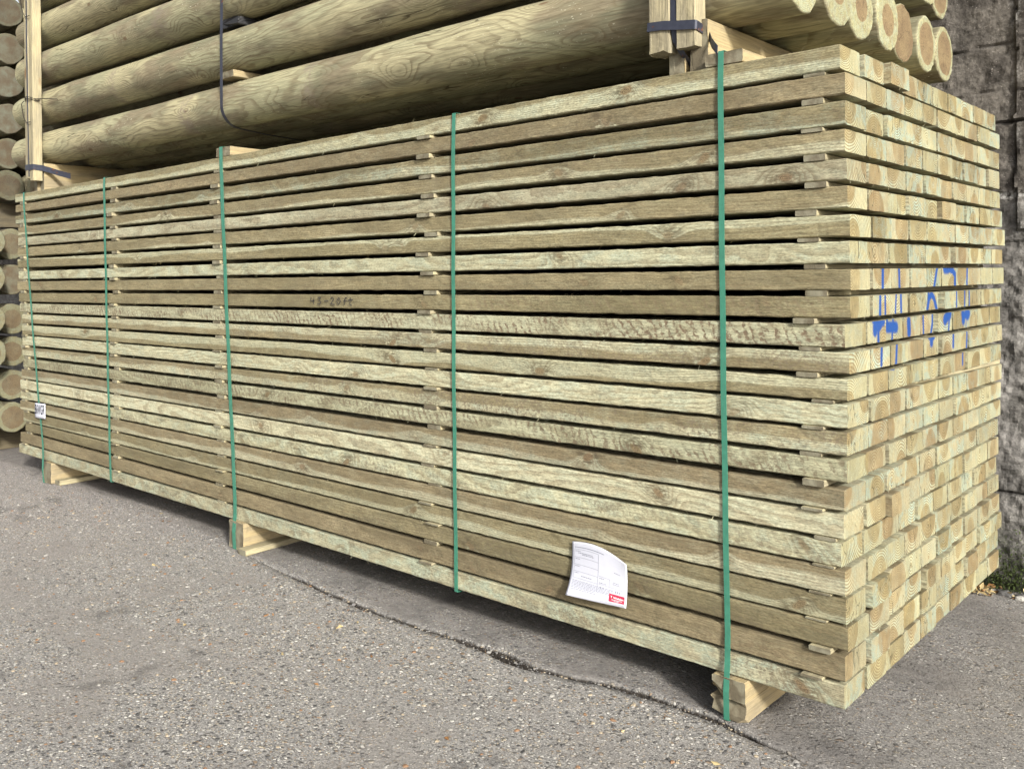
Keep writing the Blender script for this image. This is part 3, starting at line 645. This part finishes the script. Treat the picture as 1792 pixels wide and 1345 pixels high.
# ------------------------------------------------------------------ spacer sticks between the layers
SX = [(-.10, "close to the cut corner", .066), (-1.755, "beside the second green strap from the corner", .078), (-3.40, "beside the third green strap from the corner", .075), (-4.62, "beside the fourth green strap from the corner", .07), (-6.08, "at the far end of the pack", .07)]
for k, (sx, where, swd) in enumerate(SX):
    for i in range(NL-1):
        r = random.Random(i*31+k*7)
        x = sx+r.gauss(0, .014); xl_, xr_ = x-swd/2, x+swd/2
        if k == 4: x = max(x, max(LX[i], LX[i+1])+.05); xl_, xr_ = x-.035, x+.035
        y0 = r.choice((-.010, -.003, .002, .006, -.001)); rings = []
        tilt = r.gauss(0, .012)
        for y in (y0, y0+.05, .5, 1.1, WID-.01):
            a = zbot(i, x, y)-.0006; b = ztop(i+1, x, y)+.0006; rg = []
            xo = tilt*(y-y0)
            g = max(.004, a-b); mid = (a+b)/2; e = min(.002, g*.2)
            for px, pz in ((xl_+e, mid-g/2), (xr_-e, mid-g/2), (xr_, mid-g/2+e), (xr_, mid+g/2-e), (xr_-e, mid+g/2), (xl_+e, mid+g/2), (xl_, mid+g/2-e), (xl_, mid-g/2+e)):
                rg.append((px+xo-x, y-y0, pz-1))
            rings.append(rg)
        mb = MB(); mb.loft(rings)
        o = mb.build("spacer_stick", M_STICK, loc=(x, y0, 1))
        tag(o, "thin spacer stick under the %s layer, %s" % (("topmost" if i == 0 else ORD[i]+" highest"), where), "spacer", "thin spacer sticks between the layers")

# ------------------------------------------------------------------ ground bearers, battens, top bearers
def timber(name, lo, hi, mat, label, cat, group=None, rough=.0015, seed=1, chip=None, yaw=0):
    """a sawn length running front to back (along y) with slightly ragged faces"""
    r = random.Random(seed); mb = MB(); rings = []; L = hi[1]-lo[1]; n = max(6, int(L/.12))
    cx, cz = (lo[0]+hi[0])/2, (lo[2]+hi[2])/2
    ys = [0, .004, .012, .03, .06]+[.06+(L-.06)*(k+1)/n for k in range(n)]
    for y in ys:
        pts = perim(hi[0]-lo[0], hi[2]-lo[2], .003, 5, 4, rough*.5, r)
        ring = []
        for a, b in pts:
            dy = 0
            if chip: a, b, dy = chip(a, b, y)
            ring.append((a+yaw*y, y+dy+(rough*3*NZ(a*40, b*40, seed) if y == 0 else 0), b))
        rings.append(ring)
    mb.loft(rings)
    o = mb.build(name, mat, loc=(cx, lo[1], cz)); o.location.z += 0
    return tag(o, label, cat, group)
def chip_top(a, b, y):
    if a < -.02 and b < 0.0 and y < .1: return a+.022*min(1, (abs(b)/.03))*(1-y*8), b, .015
    return a, b, 0
def chip_low(a, b, y):
    k = max(0, 1-y*9)
    return a+.012*k*NZ(b*60, a*30, 3), b*(1-.15*k*(1 if a < 0 else 0)), .03*k*max(0, NZ(a*35, b*50, 9)+.35)
timber("ground_bearer", (-.433, -.018, -.066), (-.319, 1.66, -.001), M_BEAR, "chipped grey ended bearer nearest the corner, directly under the boards", "bearer", "bearers under the pack", seed=3, chip=chip_top)
timber("ground_bearer", (-.439, -.015, -.1305), (-.321, 1.64, -.067), M_BEAR, "splintered lower bearer nearest the corner, lying on the concrete", "bearer", "bearers under the pack", rough=.0012, seed=5, chip=chip_low)
timber("ground_bearer", (-3.280, -.014, -.1305), (-3.145, 1.66, .010), M_BEAR, "pale square bearer below the middle green strap", "bearer", "bearers under the pack", rough=.003, seed=8)
timber("ground_bearer", (-5.70, -.012, -.1305), (-5.575, 1.66, .012), M_BEAR, "far bearer below the labelled end of the pack", "bearer", "bearers under the pack", rough=.002, seed=12)
timber("packing_batten", (-3.135, -.055, GZ+.002), (-3.06, .55, GZ+.030), M_STICK, "thin yellow batten on the ground beside the middle bearer", "batten", "battens lying on the ground", seed=14, yaw=-.05)
timber("packing_batten", (-5.565, .01, GZ+.002), (-5.49, .7, GZ+.034), M_STICK, "thin yellow batten on the ground beside the far bearer", "batten", "battens lying on the ground", seed=16, yaw=-.02)
timber("packing_batten", (-5.755, .0, GZ+.002), (-5.712, .10, GZ+.05), M_STICK, "small pale offcut standing against the far bearer", "offcut", seed=18)
timber("top_bearer", (-.445, .004, 1.926), (-.315, 1.6, 1.966), M_BEAR, "pale flat bearer on the pack under the nearest green strap", "bearer", "flat bearers on top of the pack", seed=20)
timber("top_bearer", (-3.40, .004, 1.924), (-3.265, 1.6, 1.972), M_BEAR, "pale flat bearer on the pack under the middle green strap", "bearer", "flat bearers on top of the pack", seed=21)
timber("cross_timber", (-.605, .045, 1.926), (-.545, 1.72, 2.094), M_BEAR, "cross timber carrying the poles, behind the thicker stakes and farther from the corner", "cross timber", "cross timbers under the round poles", seed=23)
timber("cross_timber", (-.522, .04, 1.926), (-.456, 1.72, 2.094), M_BEAR, "cross timber carrying the poles, behind the thicker stakes and nearest the corner", "cross timber", "cross timbers under the round poles", seed=24)
timber("cross_timber", (-6.00, .06, 1.924), (-5.945, 1.72, 2.128), M_BEAR, "cross timber carrying the poles at the far stakes, farther from the corner", "cross timber", "cross timbers under the round poles", seed=25)
timber("cross_timber", (-5.925, .075, 1.924), (-5.865, 1.72, 2.128), M_BEAR, "cross timber carrying the poles at the far stakes, nearer the corner", "cross timber", "cross timbers under the round poles", seed=26)

# ------------------------------------------------------------------ round poles
def pole(xl, xr, y, zl, zr, rad, seed, label, group, heart, tone=1., old=0., seg=44):
    r = random.Random(seed); mb = MB(); rings = []; n = 40
    L = xr-xl; ys = [0, .004, .01, .03]+[.03+(L-.034)*(k/(n)) for k in range(1, n+1)]+[L-.003, L]
    ys = sorted(ys)
    org = Vector((xr, y, zr))
    for q, d in enumerate(ys):
        x = xr-d; u = d/L; z = zr+(zl-zr)*u
        edge = 0
        if d < .003 or d > L-.002: edge = .006
        rg = []
        for a in range(seg):
            th = 2*math.pi*a/seg; c, s_ = math.cos(th), math.sin(th)
            rr = rad*(1+.015*(u-.5)) + .0075*NZ(x*1.0, c*1.1+seed*3.3, s_*1.1) + .0032*NZ(x*5, c*3+seed, s_*3) - edge
            if d < .02: rr += .004*NZ(c*7, s_*7, seed*1.7)+.0045*NZ(c*17, s_*17, seed)
            sweep = .012*math.sin(u*3.1+seed)*0.6
            rg.append((x-org.x+(.003*NZ(c*4, s_*4, seed) if d < .02 else 0), c*rr+sweep*0, z-org.z+s_*rr))
        rings.append(rg)
    mb.loft(rings[::-1])
    o = mb.build("round_pole", M_LOG, loc=org)
    me = o.data
    for p in me.polygons: p.use_smooth = len(p.vertices) == 4
    o['heart'] = heart; o['tone'] = tone; o['old'] = old
    return tag(o, label, "pole", group)

TIER = ["lowest", "second", "third", "fourth", "fifth"]
ZL = [2.262, 2.572, 2.868, 3.150, 3.43]; ZR = [2.215, 2.497, 2.785, 3.065, 3.34]
for t in range(5):
    for c in range(7 if t < 3 else 6):
        r = random.Random(t*11+c*5+2)
        y = .203+.2385*c; rad = .118 if c else .124
        if (t, c) == (1, 6): y = 1.67
        rad = min(rad, .1185)
        if c == 0: rad = .122; y = .196
        hr = [.075, .05, .055, .06, .2, .092, .094][c]
        xr = [-.20, -.185, -.20, -.19, -.215, -.20, -.20][c]+(r.uniform(-.03, .03) if t else 0)
        xl = [-6.47, -6.44, -6.39, -6.36, -6.32][t]+(r.uniform(-.05, .05) if c else 0)
        zl, zr = ZL[t], ZR[t]
        if t == 0: zr += .0
        if t == 0 and c == 4: lab = "brown ended pole in the lowest tier, fifth from the front"
        elif c == 0: lab = "long round pole facing the yard in the %s tier over the board pack" % TIER[t]
        else: lab = "round pole %s from the front in the %s tier over the board pack" % (ORD[c], TIER[t])
        pole(xl, xr, y, zl, zr, rad, t*10+c+1, lab, "poles stacked over the board pack", hr, tone=r.uniform(.92, 1.08), old=0)
# far pack of poles
for c in (2, 3, 4, 5):
    for k, z in enumerate([2.06, 2.318, 2.603, 2.9, 3.171, 3.476]):
        pole(-10.5, -6.95, .222+.243*(c-1), z, z, .12, 200+k*7+c, "pole in the upper far stack, column %s from the yard, %s from its bottom" % (ORD[c-1], ORD[k]), "poles of the far stack", .09, old=.6)
#, sawn ends towards the yard; low tone and old also paint in their shade
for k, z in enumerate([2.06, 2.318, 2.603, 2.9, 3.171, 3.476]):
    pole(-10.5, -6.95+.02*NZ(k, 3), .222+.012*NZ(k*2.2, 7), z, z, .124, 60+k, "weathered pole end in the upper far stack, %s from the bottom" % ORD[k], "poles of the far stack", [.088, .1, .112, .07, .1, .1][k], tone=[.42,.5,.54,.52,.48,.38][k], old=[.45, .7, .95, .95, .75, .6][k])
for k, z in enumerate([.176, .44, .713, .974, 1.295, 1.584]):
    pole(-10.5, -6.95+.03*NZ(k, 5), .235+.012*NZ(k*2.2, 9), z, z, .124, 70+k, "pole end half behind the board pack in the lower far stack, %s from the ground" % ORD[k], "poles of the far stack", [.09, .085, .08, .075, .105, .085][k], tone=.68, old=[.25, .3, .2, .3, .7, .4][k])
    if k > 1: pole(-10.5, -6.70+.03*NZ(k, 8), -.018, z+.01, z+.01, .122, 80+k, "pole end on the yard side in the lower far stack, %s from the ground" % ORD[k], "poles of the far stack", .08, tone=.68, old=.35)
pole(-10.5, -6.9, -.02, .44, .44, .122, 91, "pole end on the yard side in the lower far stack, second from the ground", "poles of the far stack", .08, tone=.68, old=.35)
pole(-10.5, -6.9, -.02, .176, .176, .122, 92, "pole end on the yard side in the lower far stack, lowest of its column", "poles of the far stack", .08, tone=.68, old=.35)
timber("stack_bearer", (-7.42, -.25, GZ+.003), (-7.30, 1.6, .050), M_OLD, "dark bearer on the ground under the far poles", "bearer", seed=31)
timber("stack_bearer", (-7.14, -.2, 1.722), (-7.02, 1.6, 1.768), M_OLD, "flat bearer between the upper and lower far pole stacks", "bearer", seed=32)
timber("stack_bearer", (-7.3, -.2, 1.77), (-7.18, 1.6, 1.93), M_OLD, "thick timber carrying the upper far pole stack", "bearer", seed=33)
timber("pole_spacer", (-3.50, .09, 2.368), (-3.365, .6, 2.405), M_BEAR, "short pale spacer wedged between the two lowest front poles", "spacer", seed=35)
timber("pole_spacer", (-3.53, .12, 2.66), (-3.36, .5, 2.70), M_DARK, "dark spacer wedged between the second and third front poles", "spacer", seed=36, rough=.008)

# ------------------------------------------------------------------ stakes, steel bands and wire
def stake(x0, x1, zb, zt, y0, y1, label, seed, rag):
    r = random.Random(seed); mb = MB(); rings = []
    for k in range(26):
        z = zb+(zt-zb)*(k/25)**1.3
        pts = perim(x1-x0, y1-y0, .004, 4, 4, .0008 if k else .002, r)
        rings.append([(a+.002*NZ(z*3, seed), b, z-zb+(rag*NZ(a*45, b*45, seed) if k == 0 else 0)) for a, b in pts])
    mb.loft(rings)
    return tag(mb.build("stake", M_STAKE, loc=((x0+x1)/2, (y0+y1)/2, zb)), label, "stake", "upright stakes holding the round poles")
stake(-.656, -.575, 2.000, 3.5, .0, .066, "ragged ended grey stake, farther from the corner of the nearer pair", 3, .012)
stake(-.552, -.478, 2.004, 3.5, .002, .068, "cleanly cut yellowish stake, nearest the pack corner", 4, .003)
stake(-6.000, -5.935, 2.02, 3.6, .0, .062, "stake at the far pole ends, farther of its pair", 5, .006)
stake(-5.928, -5.862, 2.00, 3.6, .002, .066, "bright sided stake at the far pole ends, nearer of its pair", 6, .003)

def band(name, pts, side, wdt, mat, th=.0012):
    """flat strip following pts; side gives the direction of its width"""
    mb = MB(); S = Vector(side).normalized(); rings = []
    P_ = [Vector(p) for p in pts]
    for k, p in enumerate(P_):
        t = (P_[min(k+1, len(P_)-1)]-P_[max(k-1, 0)]).normalized(); n = t.cross(S).normalized()
        a = S*wdt/2
        rings.append([p-a-n*th/2, p+a-n*th/2, p+a+n*th/2, p-a+n*th/2])
    mb.loft(rings); return mb.build(name, mat)
def tube(name, pts, rad, mat, mb=None, seg=6):
    own = mb is None; mb = mb or MB(); P_ = [Vector(p) for p in pts]; rings = []
    for k, p in enumerate(P_):
        t = (P_[min(k+1, len(P_)-1)]-P_[max(k-1, 0)]).normalized(); a = t.orthogonal().normalized(); b = t.cross(a)
        rings.append([p+(a*math.cos(q*2*math.pi/seg)+b*math.sin(q*2*math.pi/seg))*rad for q in range(seg)])
    mb.loft(rings)
    return mb.build(name, mat, smooth=True) if own else mb
def arc(c, r0, a0, a1, n, f):
    return [f(c[0]+r0*math.cos(a0+(a1-a0)*k/n), c[1]+r0*math.sin(a0+(a1-a0)*k/n)) for k in range(n+1)]

# band across the nearer stakes with its loose tail
b1 = band("steel_band", [(-.655, .06, 2.095), (-.660, .03, 2.095), (-.6595, -.0025, 2.094), (-.60, -.004, 2.089), (-.54, -.0035, 2.079), (-.478, -.0025, 2.070), (-.4745, .004, 2.069), (-.4745, .045, 2.062), (-.470, .06, 2.055), (-.455, .05, 2.035), (-.43, .02, 2.005), (-.41, .004, 1.985), (-.398, -.002, 1.972)], (0, .12, 1), .031, M_STEEL)
tag(b1, "dark steel band across the nearer stakes with a loose tail at the green strap", "steel band")
b2 = band("steel_band", [(-.564, .012, 3.5), (-.564, .012, 2.6), (-.563, .006, 2.2), (-.563, .004, 2.12), (-.562, .004, 2.07), (-.558, .012, 2.03), (-.545, .035, 1.99), (-.535, .08, 1.955), (-.534, .3, 1.935), (-.534, .9, 1.934)], (1, 0, 0), .021, M_STEEL)
tag(b2, "upright rusty steel band between the two nearer stakes", "steel band")
b3 = band("steel_band", [(-5.99, .05, 2.105), (-6.004, -.001, 2.10), (-5.93, -.003, 2.098), (-5.860, -.001, 2.094), (-5.857, .06, 2.09), (-5.80, .10, 2.07), (-5.72, .13, 2.045), (-5.62, .16, 2.02)], (0, 0, 1), .04, M_STEEL)
tag(b3, "dark steel band low on the far stakes with a dangling tail", "steel band")
b4 = band("steel_band", [(-5.945, -.003, 3.6), (-5.95, -.003, 3.0), (-5.94, -.003, 2.5), (-5.932, -.003, 2.15), (-5.930, -.002, 2.03)], (1, 0, 0), .018, M_STEEL)
tag(b4, "thin upright steel band on the face of the far stakes", "steel band")
pts = [(-3.41, .065, 3.45), (-3.43, .066, 2.9), (-3.445, .067, 2.55), (-3.45, .068, 2.27)]
yz = [(.196+.1255*math.cos(a), 2.237+.1255*math.sin(a)) for a in [math.pi+(math.pi*.5)*k/8 for k in range(9)]]
pts += [(-3.455-.004*k, y, z) for k, (y, z) in enumerate(yz)] + [(-3.52, .4, 2.103), (-3.55, .7, 2.098), (-3.57, 1.4, 2.09)]
b5 = band("steel_band", pts, (1, 0, 0), .026, M_STEEL)
tag(b5, "dark steel band hanging down the front poles and bent under the lowest one", "steel band")
mb = MB()
for zc_, nn in ((2.58, 5), (3.34, 9)):
    for turn in range(2):
        tube('', [(-5.93+.082*math.cos(a), .03+.045*math.sin(a), zc_+.012*turn+.012*math.sin(a*2+nn)) for a in [2*math.pi*q/20 for q in range(21)]], .003, None, mb)
    tube('', [(-5.99, -.01, zc_), (-6.01, -.02, zc_-.02), (-5.99, -.012, zc_-.12), (-5.95, -.008, zc_-.16), (-5.87, -.012, zc_-.165)], .003, None, mb)
    tube('', [(-5.85, .02, zc_), (-5.72, .05, zc_-.01), (-5.6, .07, zc_-.03)], .0028, None, mb)
tag(mb.build("binding_wire", M_WIRE, smooth=True), "dark twisted wire tied round the far stakes", "wire")

# ------------------------------------------------------------------ green straps round the pack
def green(xt, xm, xb, wdt, zt, zb, label, yfront=-.0052):
    pts = []
    nf = 24
    for k in range(nf+1):
        u = k/nf; z = zt+(zb-zt)*u
        x = (1-u)*(1-2*u)*xt + 4*u*(1-u)*xm + u*(2*u-1)*xb
        yy = yfront-.0012*math.sin(u*math.pi*9+xt)
        if u < .02: yy = yfront+.003
        if zb < -.1 and z < .06: yy = yfront-.017*min(1, (.06-z)/.06)
        pts.append((x, yy, z))
    head = [(xt, 1.67, zt+.001), (xt, .3, zt+.001), (xt, .02, zt+.001), (xt, .004, zt+.0005)]
    tail = [(xb, .004, zb-.0006), (xb, .02, zb-.0012), (xb, .3, zb-.0012), (xb, 1.67, zb-.0012)]
    back = [(xb, 1.673, zb+.05), (xt, 1.673, zt-.05)]
    o = band("green_strap", head+pts+tail+back, (1, 0, 0), wdt, M_GREEN, .001)
    return tag(o, label, "strap", "green straps round the board pack")
green(-.386, -.388, -.381, .0195, 1.9685, -.1315, "green plastic strap nearest the corner, running down over a chipped bearer")
green(-1.584, -1.597, -1.597, .0195, 1.9265, -.0015, "second green plastic strap from the corner, with no bearer below")
green(-3.344, -3.288, -3.219, .031, 1.9745, -.1315, "slanting green plastic strap over the middle bearer")
green(-4.726, -4.705, -4.676, .026, 1.9255, .0085, "thin fourth green strap from the corner, tucked under the bottom board")
green(-6.034, -5.88, -5.675, .026, 1.9235, -.1315, "farthest green strap, leaning across the white tag")

# ------------------------------------------------------------------ delivery note and tag
def surf_note(u, v):
    TL, TR, BL, BR = Vector((-.999, 0, .312)), Vector((-.757, 0, .278)), Vector((-1.010, 0, .125)), Vector((-.764, 0, .126))
    p = TL*(1-u)*(1-v)+TR*u*(1-v)+BL*(1-u)*v+BR*u*v
    p.z += .022*math.sin(math.pi*u)*(1-v)**2
    p.y = -.007 - .03*v**3*(1-u)**1.5 - .006*math.sin(math.pi*u) - .010*(1-v)**3*u**4 - .006*u*v**3
    p.x += .004*math.sin(v*3.1)*(1-u) + .006*(1-v)**2*u*0
    return p
def note_surface(S, nu, nv, name, mat, th=.0004):
    mb = MB()
    vs = [S(a/nu, b/nv) for a in range(nu+1) for b in range(nv+1)]
    fs = [(a*(nv+1)+b, a*(nv+1)+b+1, (a+1)*(nv+1)+b+1, (a+1)*(nv+1)+b) for a in range(nu) for b in range(nv)]
    mb.add(vs, fs); o = mb.build(name, mat, smooth=True)
    so_ = o.modifiers.new('thickness', 'SOLIDIFY'); so_.thickness = th; so_.offset = 0
    return o
def on(S, u, v, off):
    e = .01; p = S(u, v); n = (S(min(1, u+e), v)-S(max(0, u-e), v)).cross(S(u, min(1, v+e))-S(u, max(0, v-e))).normalized()
    if n.y > 0: n = -n
    return p+n*off
def rect_on(mb, S, u0, v0, u1, v1, off, mi=0):
    n = max(1, int((u1-u0)*24)); k = max(1, int((v1-v0)*20))
    vs = [on(S, u0+(u1-u0)*a/n, v0+(v1-v0)*b/k, off) for a in range(n+1) for b in range(k+1)]
    mb.add(vs, [(a*(k+1)+b, a*(k+1)+b+1, (a+1)*(k+1)+b+1, (a+1)*(k+1)+b) for a in range(n) for b in range(k)], mi)
def text_on(txt, S, u, v, hu, hv, off, name, mat, parent, bold=.0):
    cu = bpy.data.curves.new(name, 'FONT'); cu.body = txt; cu.resolution_u = 3; cu.offset = bold
    ob = bpy.data.objects.new(name, cu); sc.collection.objects.link(ob)
    bpy.context.view_layer.update(); dg = bpy.context.evaluated_depsgraph_get()
    me = bpy.data.meshes.new_from_object(ob.evaluated_get(dg)); sc.collection.objects.unlink(ob); bpy.data.objects.remove(ob)
    xs = [p.co.x for p in me.vertices]; ys = [p.co.y for p in me.vertices]
    x0, x1, y0, y1 = min(xs), max(xs), min(ys), max(ys)
    for p in me.vertices:
        p.co = on(S, u+hu*(p.co.x-x0)/(x1-x0), v+hv*(1-(p.co.y-y0)/(y1-y0)), off)
    me.materials.append(mat); o = bpy.data.objects.new(name, me); sc.collection.objects.link(o); o.parent = parent; return o
note = note_surface(surf_note, 28, 24, "delivery_note", M_PAPER)
tag(note, "curled white delivery note pinned low on the front boards", "paper")
mb = MB(); r = random.Random(4)
for u0, v0, u1, v1 in ((.05,.09,.60,.102), (.05,.13,.505,.135), (.05,.275,.505,.28), (.05,.405,.505,.41), (.05,.53,.505,.535), (.05,.655,.505,.66), (.50,.13,.505,.80), (.05,.13,.054,.66), (.52,.50,.72,.505), (.70,.50,.704,.64), (.52,.645,.93,.65)):
    rect_on(mb, surf_note, u0, v0, u1, v1, .0006)
for v0, u0, u1 in ((.16,.07,.17),(.19,.12,.40),(.215,.2,.42),(.30,.07,.15),(.43,.07,.16),(.555,.07,.14),(.60,.2,.40),(.53,.53,.62),(.615,.53,.65),(.53,.76,.86),(.565,.76,.88),(.33,.78,.88)):
    u = u0
    while u < u1:
        l = r.uniform(.012, .03); rect_on(mb, surf_note, u, v0, min(u+l, u1), v0+.013, .0006); u += l+.008
for v0 in (.70, .725, .75, .775, .80, .825, .855):
    u = .05
    while u < (.70 if v0 < .82 else .45):
        l = r.uniform(.02, .05); rect_on(mb, surf_note, u, v0, u+l, v0+.009, .0006); u += l+.009
for u0 in (.56, .60, .75, .81, .84, .87): rect_on(mb, surf_note, u0, .69, u0+.012, .735, .0006)
rect_on(mb, surf_note, .55, .955, .96, .962, .0006)
mb.build("printed_lines", M_INK, parent=note)
mb = MB(); rect_on(mb, surf_note, .715, .765, .965, .925, .0007)
logo = mb.build("red_logo_panel", M_RED, parent=note)
mb = MB(); rect_on(mb, surf_note, .76, .875, .93, .884, .0011); rect_on(mb, surf_note, .80, .90, .88, .907, .0011)
mb.build("logo_strapline", M_WHITE, parent=logo)
text_on("Walden", surf_note, .785, .812, .165, .042, .0011, "logo_lettering", M_WHITE, logo, bold=.02)
text_on("Y", surf_note, .74, .800, .028, .05, .0011, "logo_emblem", M_WHITE, logo, bold=.03)

def surf_tag(u, v):
    return Vector((-5.855+.185*u-.008*v*0, -.0085-.006*math.sin(u*3)*v, .410-.104*v+.006*u))
tg = note_surface(surf_tag, 8, 6, "pack_tag", M_PAPER, .0006)
tag(tg, "small white tag with black letters under the farthest green strap", "tag")
text_on("B6WGR", surf_tag, .05, .07, .90, .68, .0007, "tag_lettering", M_INKD, tg, bold=.02)

# ------------------------------------------------------------------ loose stones, litter, moss
def stones(name, n, place, smin, smax, mats, seed):
    r = random.Random(seed); mb = MB()
    for k in range(n):
        x, y, z = place(r); s_ = smin*(smax/smin)**(r.random()**2.2)
        ax = Vector((r.gauss(0, 1), r.gauss(0, 1), r.gauss(0, .3))).normalized(); rot = Matrix.Rotation(r.uniform(0, 6.28), 3, 'Z')
        vs = []
        for th, ph in [(a*math.pi/3, p) for p in (-.9, .0, .9) for a in range(6)]:
            q = Vector((math.cos(th)*math.cos(ph), math.sin(th)*math.cos(ph)*.75, math.sin(ph)*.5))*(s_*r.uniform(.75, 1.2))
            vs.append(rot @ q + Vector((x, y, z+s_*.08)))
        fs = [(5,4,3,2,1,0), (12,13,14,15,16,17)]
        for l in (0, 6):
            for a in range(6): fs.append((l+a, l+(a+1) % 6, l+6+(a+1) % 6, l+6+a))
        mb.add(vs, fs, r.choice(range(len(mats))))
    return mb.build(name, mats)
GM = [mat_simple("flint_"+n_, c, .8, .3, var=.25, scale=200) for n_, c in (("grey", (.17,.165,.16,1)), ("tan", (.30,.25,.18,1)), ("pale", (.29,.28,.255,1)), ("dark", (.07,.068,.066,1)), ("grit", (.22,.21,.195,1)), ("rust", (.20,.12,.07,1)))]
def pl_yard(r):
    while True:
        x = r.uniform(-5.5, .6); y = yc(x)-abs(r.gauss(0, 1.0))-.01
        if y > -2.4: return x, y, GZ-.001
g1 = stones("gravel", 9000, pl_yard, .002, .011, GM+[GM[0], GM[4], GM[4]], 3)
tag(g1, "loose grit and small stones scattered over the yard", "gravel", kind="stuff")
def pl_joint(r):
    x = r.uniform(-3.0, -.2); return x, yc(x)+r.gauss(0, .018), GZ-.004
tag(stones("joint_grit", 900, pl_joint, .0014, .007, [GM[0], GM[3], GM[3], GM[1], GM[4]], 5), "dark grit and crumbs lying along the concrete joint", "grit", kind="stuff")
def pl_base(r): return r.uniform(-1.2, .6), 1.80-abs(r.gauss(0, .03)), GZ
tag(stones("rubble", 260, pl_base, .004, .02, [GM[0], GM[1], GM[3], GM[4], GM[2]], 8), "rubble crumbs along the foot of the wall", "rubble", kind="stuff")
def rock(name, x, y, s_, mat, label, seed):
    bm = bmesh.new(); bmesh.ops.create_icosphere(bm, subdivisions=3, radius=1)
    for v in bm.verts:
        d = 1+.35*NZ(v.co.x*1.3+seed, v.co.y*1.3, v.co.z*1.3)+.12*NZ(v.co.x*4+seed, v.co.y*4, v.co.z*4)
        v.co = Vector((v.co.x*d*s_, v.co.y*d*s_*.7, max(-.1, v.co.z*d*.55)*s_))
    me = bpy.data.meshes.new(name); bm.to_mesh(me); bm.free(); me.materials.append(mat)
    o = bpy.data.objects.new(name, me); sc.collection.objects.link(o); o.location = (x, y, GZ+.003); return tag(o, label, "stone")
rock("stone", -.02, 1.77, .032, GM[3], "dark grey stone at the foot of the wall", 3)
rock("stone", .045, 1.745, .024, GM[2], "flat pale stone at the foot of the wall beside the dark one", 7)
# leaf litter and moss: many small leaf faces
M_LEAF = mat_simple("dry_leaf", (.23, .12, .05, 1), .8, .2, var=.5, scale=30); M_LEAF2 = mat_simple("straw_leaf", (.42, .33, .17, 1), .8, .2, var=.3, scale=30)
M_MOSS = mat_simple("wall_moss", (.045, .06, .02, 1), .9, .1, var=.4, scale=60)
def leaves(name, n, place, smin, smax, mats, seed, flat):
    r = random.Random(seed); mb = MB()
    for k in range(n):
        c = Vector(place(r)); l = r.uniform(smin, smax); wv = l*r.uniform(.3, .6)
        d = Vector((r.gauss(0, 1), r.gauss(0, 1), r.gauss(0, flat))).normalized(); q = d.cross(Vector((r.gauss(0, .4), r.gauss(0, .4), 1))).normalized()
        nrm = d.cross(q); b = nrm*l*r.uniform(-.25, .25)
        mb.add([c-d*l/2, c-q*wv/2+b, c+d*l/2, c+q*wv/2+b], [(0, 1, 2), (0, 2, 3)], r.choice(range(len(mats))))
    return mb.build(name, mats)
tag(leaves("leaf_litter", 220, lambda r: (-.17+r.gauss(0, .07), 1.745+r.gauss(0, .03), GZ+abs(r.gauss(0, .018))+.004), .015, .045, [M_LEAF, M_LEAF2, M_LEAF2], 3, .6), "heap of dry leaves and straw behind the pack at the wall foot", "leaf litter", kind="stuff")
tag(leaves("moss", 2600, lambda r: (lambda x: (x, 1.84-abs(r.gauss(0, .012)), GZ+abs(r.gauss(0, .10))*(1 if x > -.35 else .6)))(-.12+r.gauss(0, .16)), .006, .02, [M_MOSS], 4, 1), "green moss growing up the foot of the wall", "moss", kind="stuff")
tag(leaves("yard_twigs", 60, lambda r: (lambda x: (x, yc(x)-abs(r.gauss(0, .8))-.03, GZ+.003))(r.uniform(-4.5, .3)), .012, .04, [M_LEAF, M_LEAF2], 9, .08), "scattered dead leaf scraps on the yard", "leaf scraps", kind="stuff")
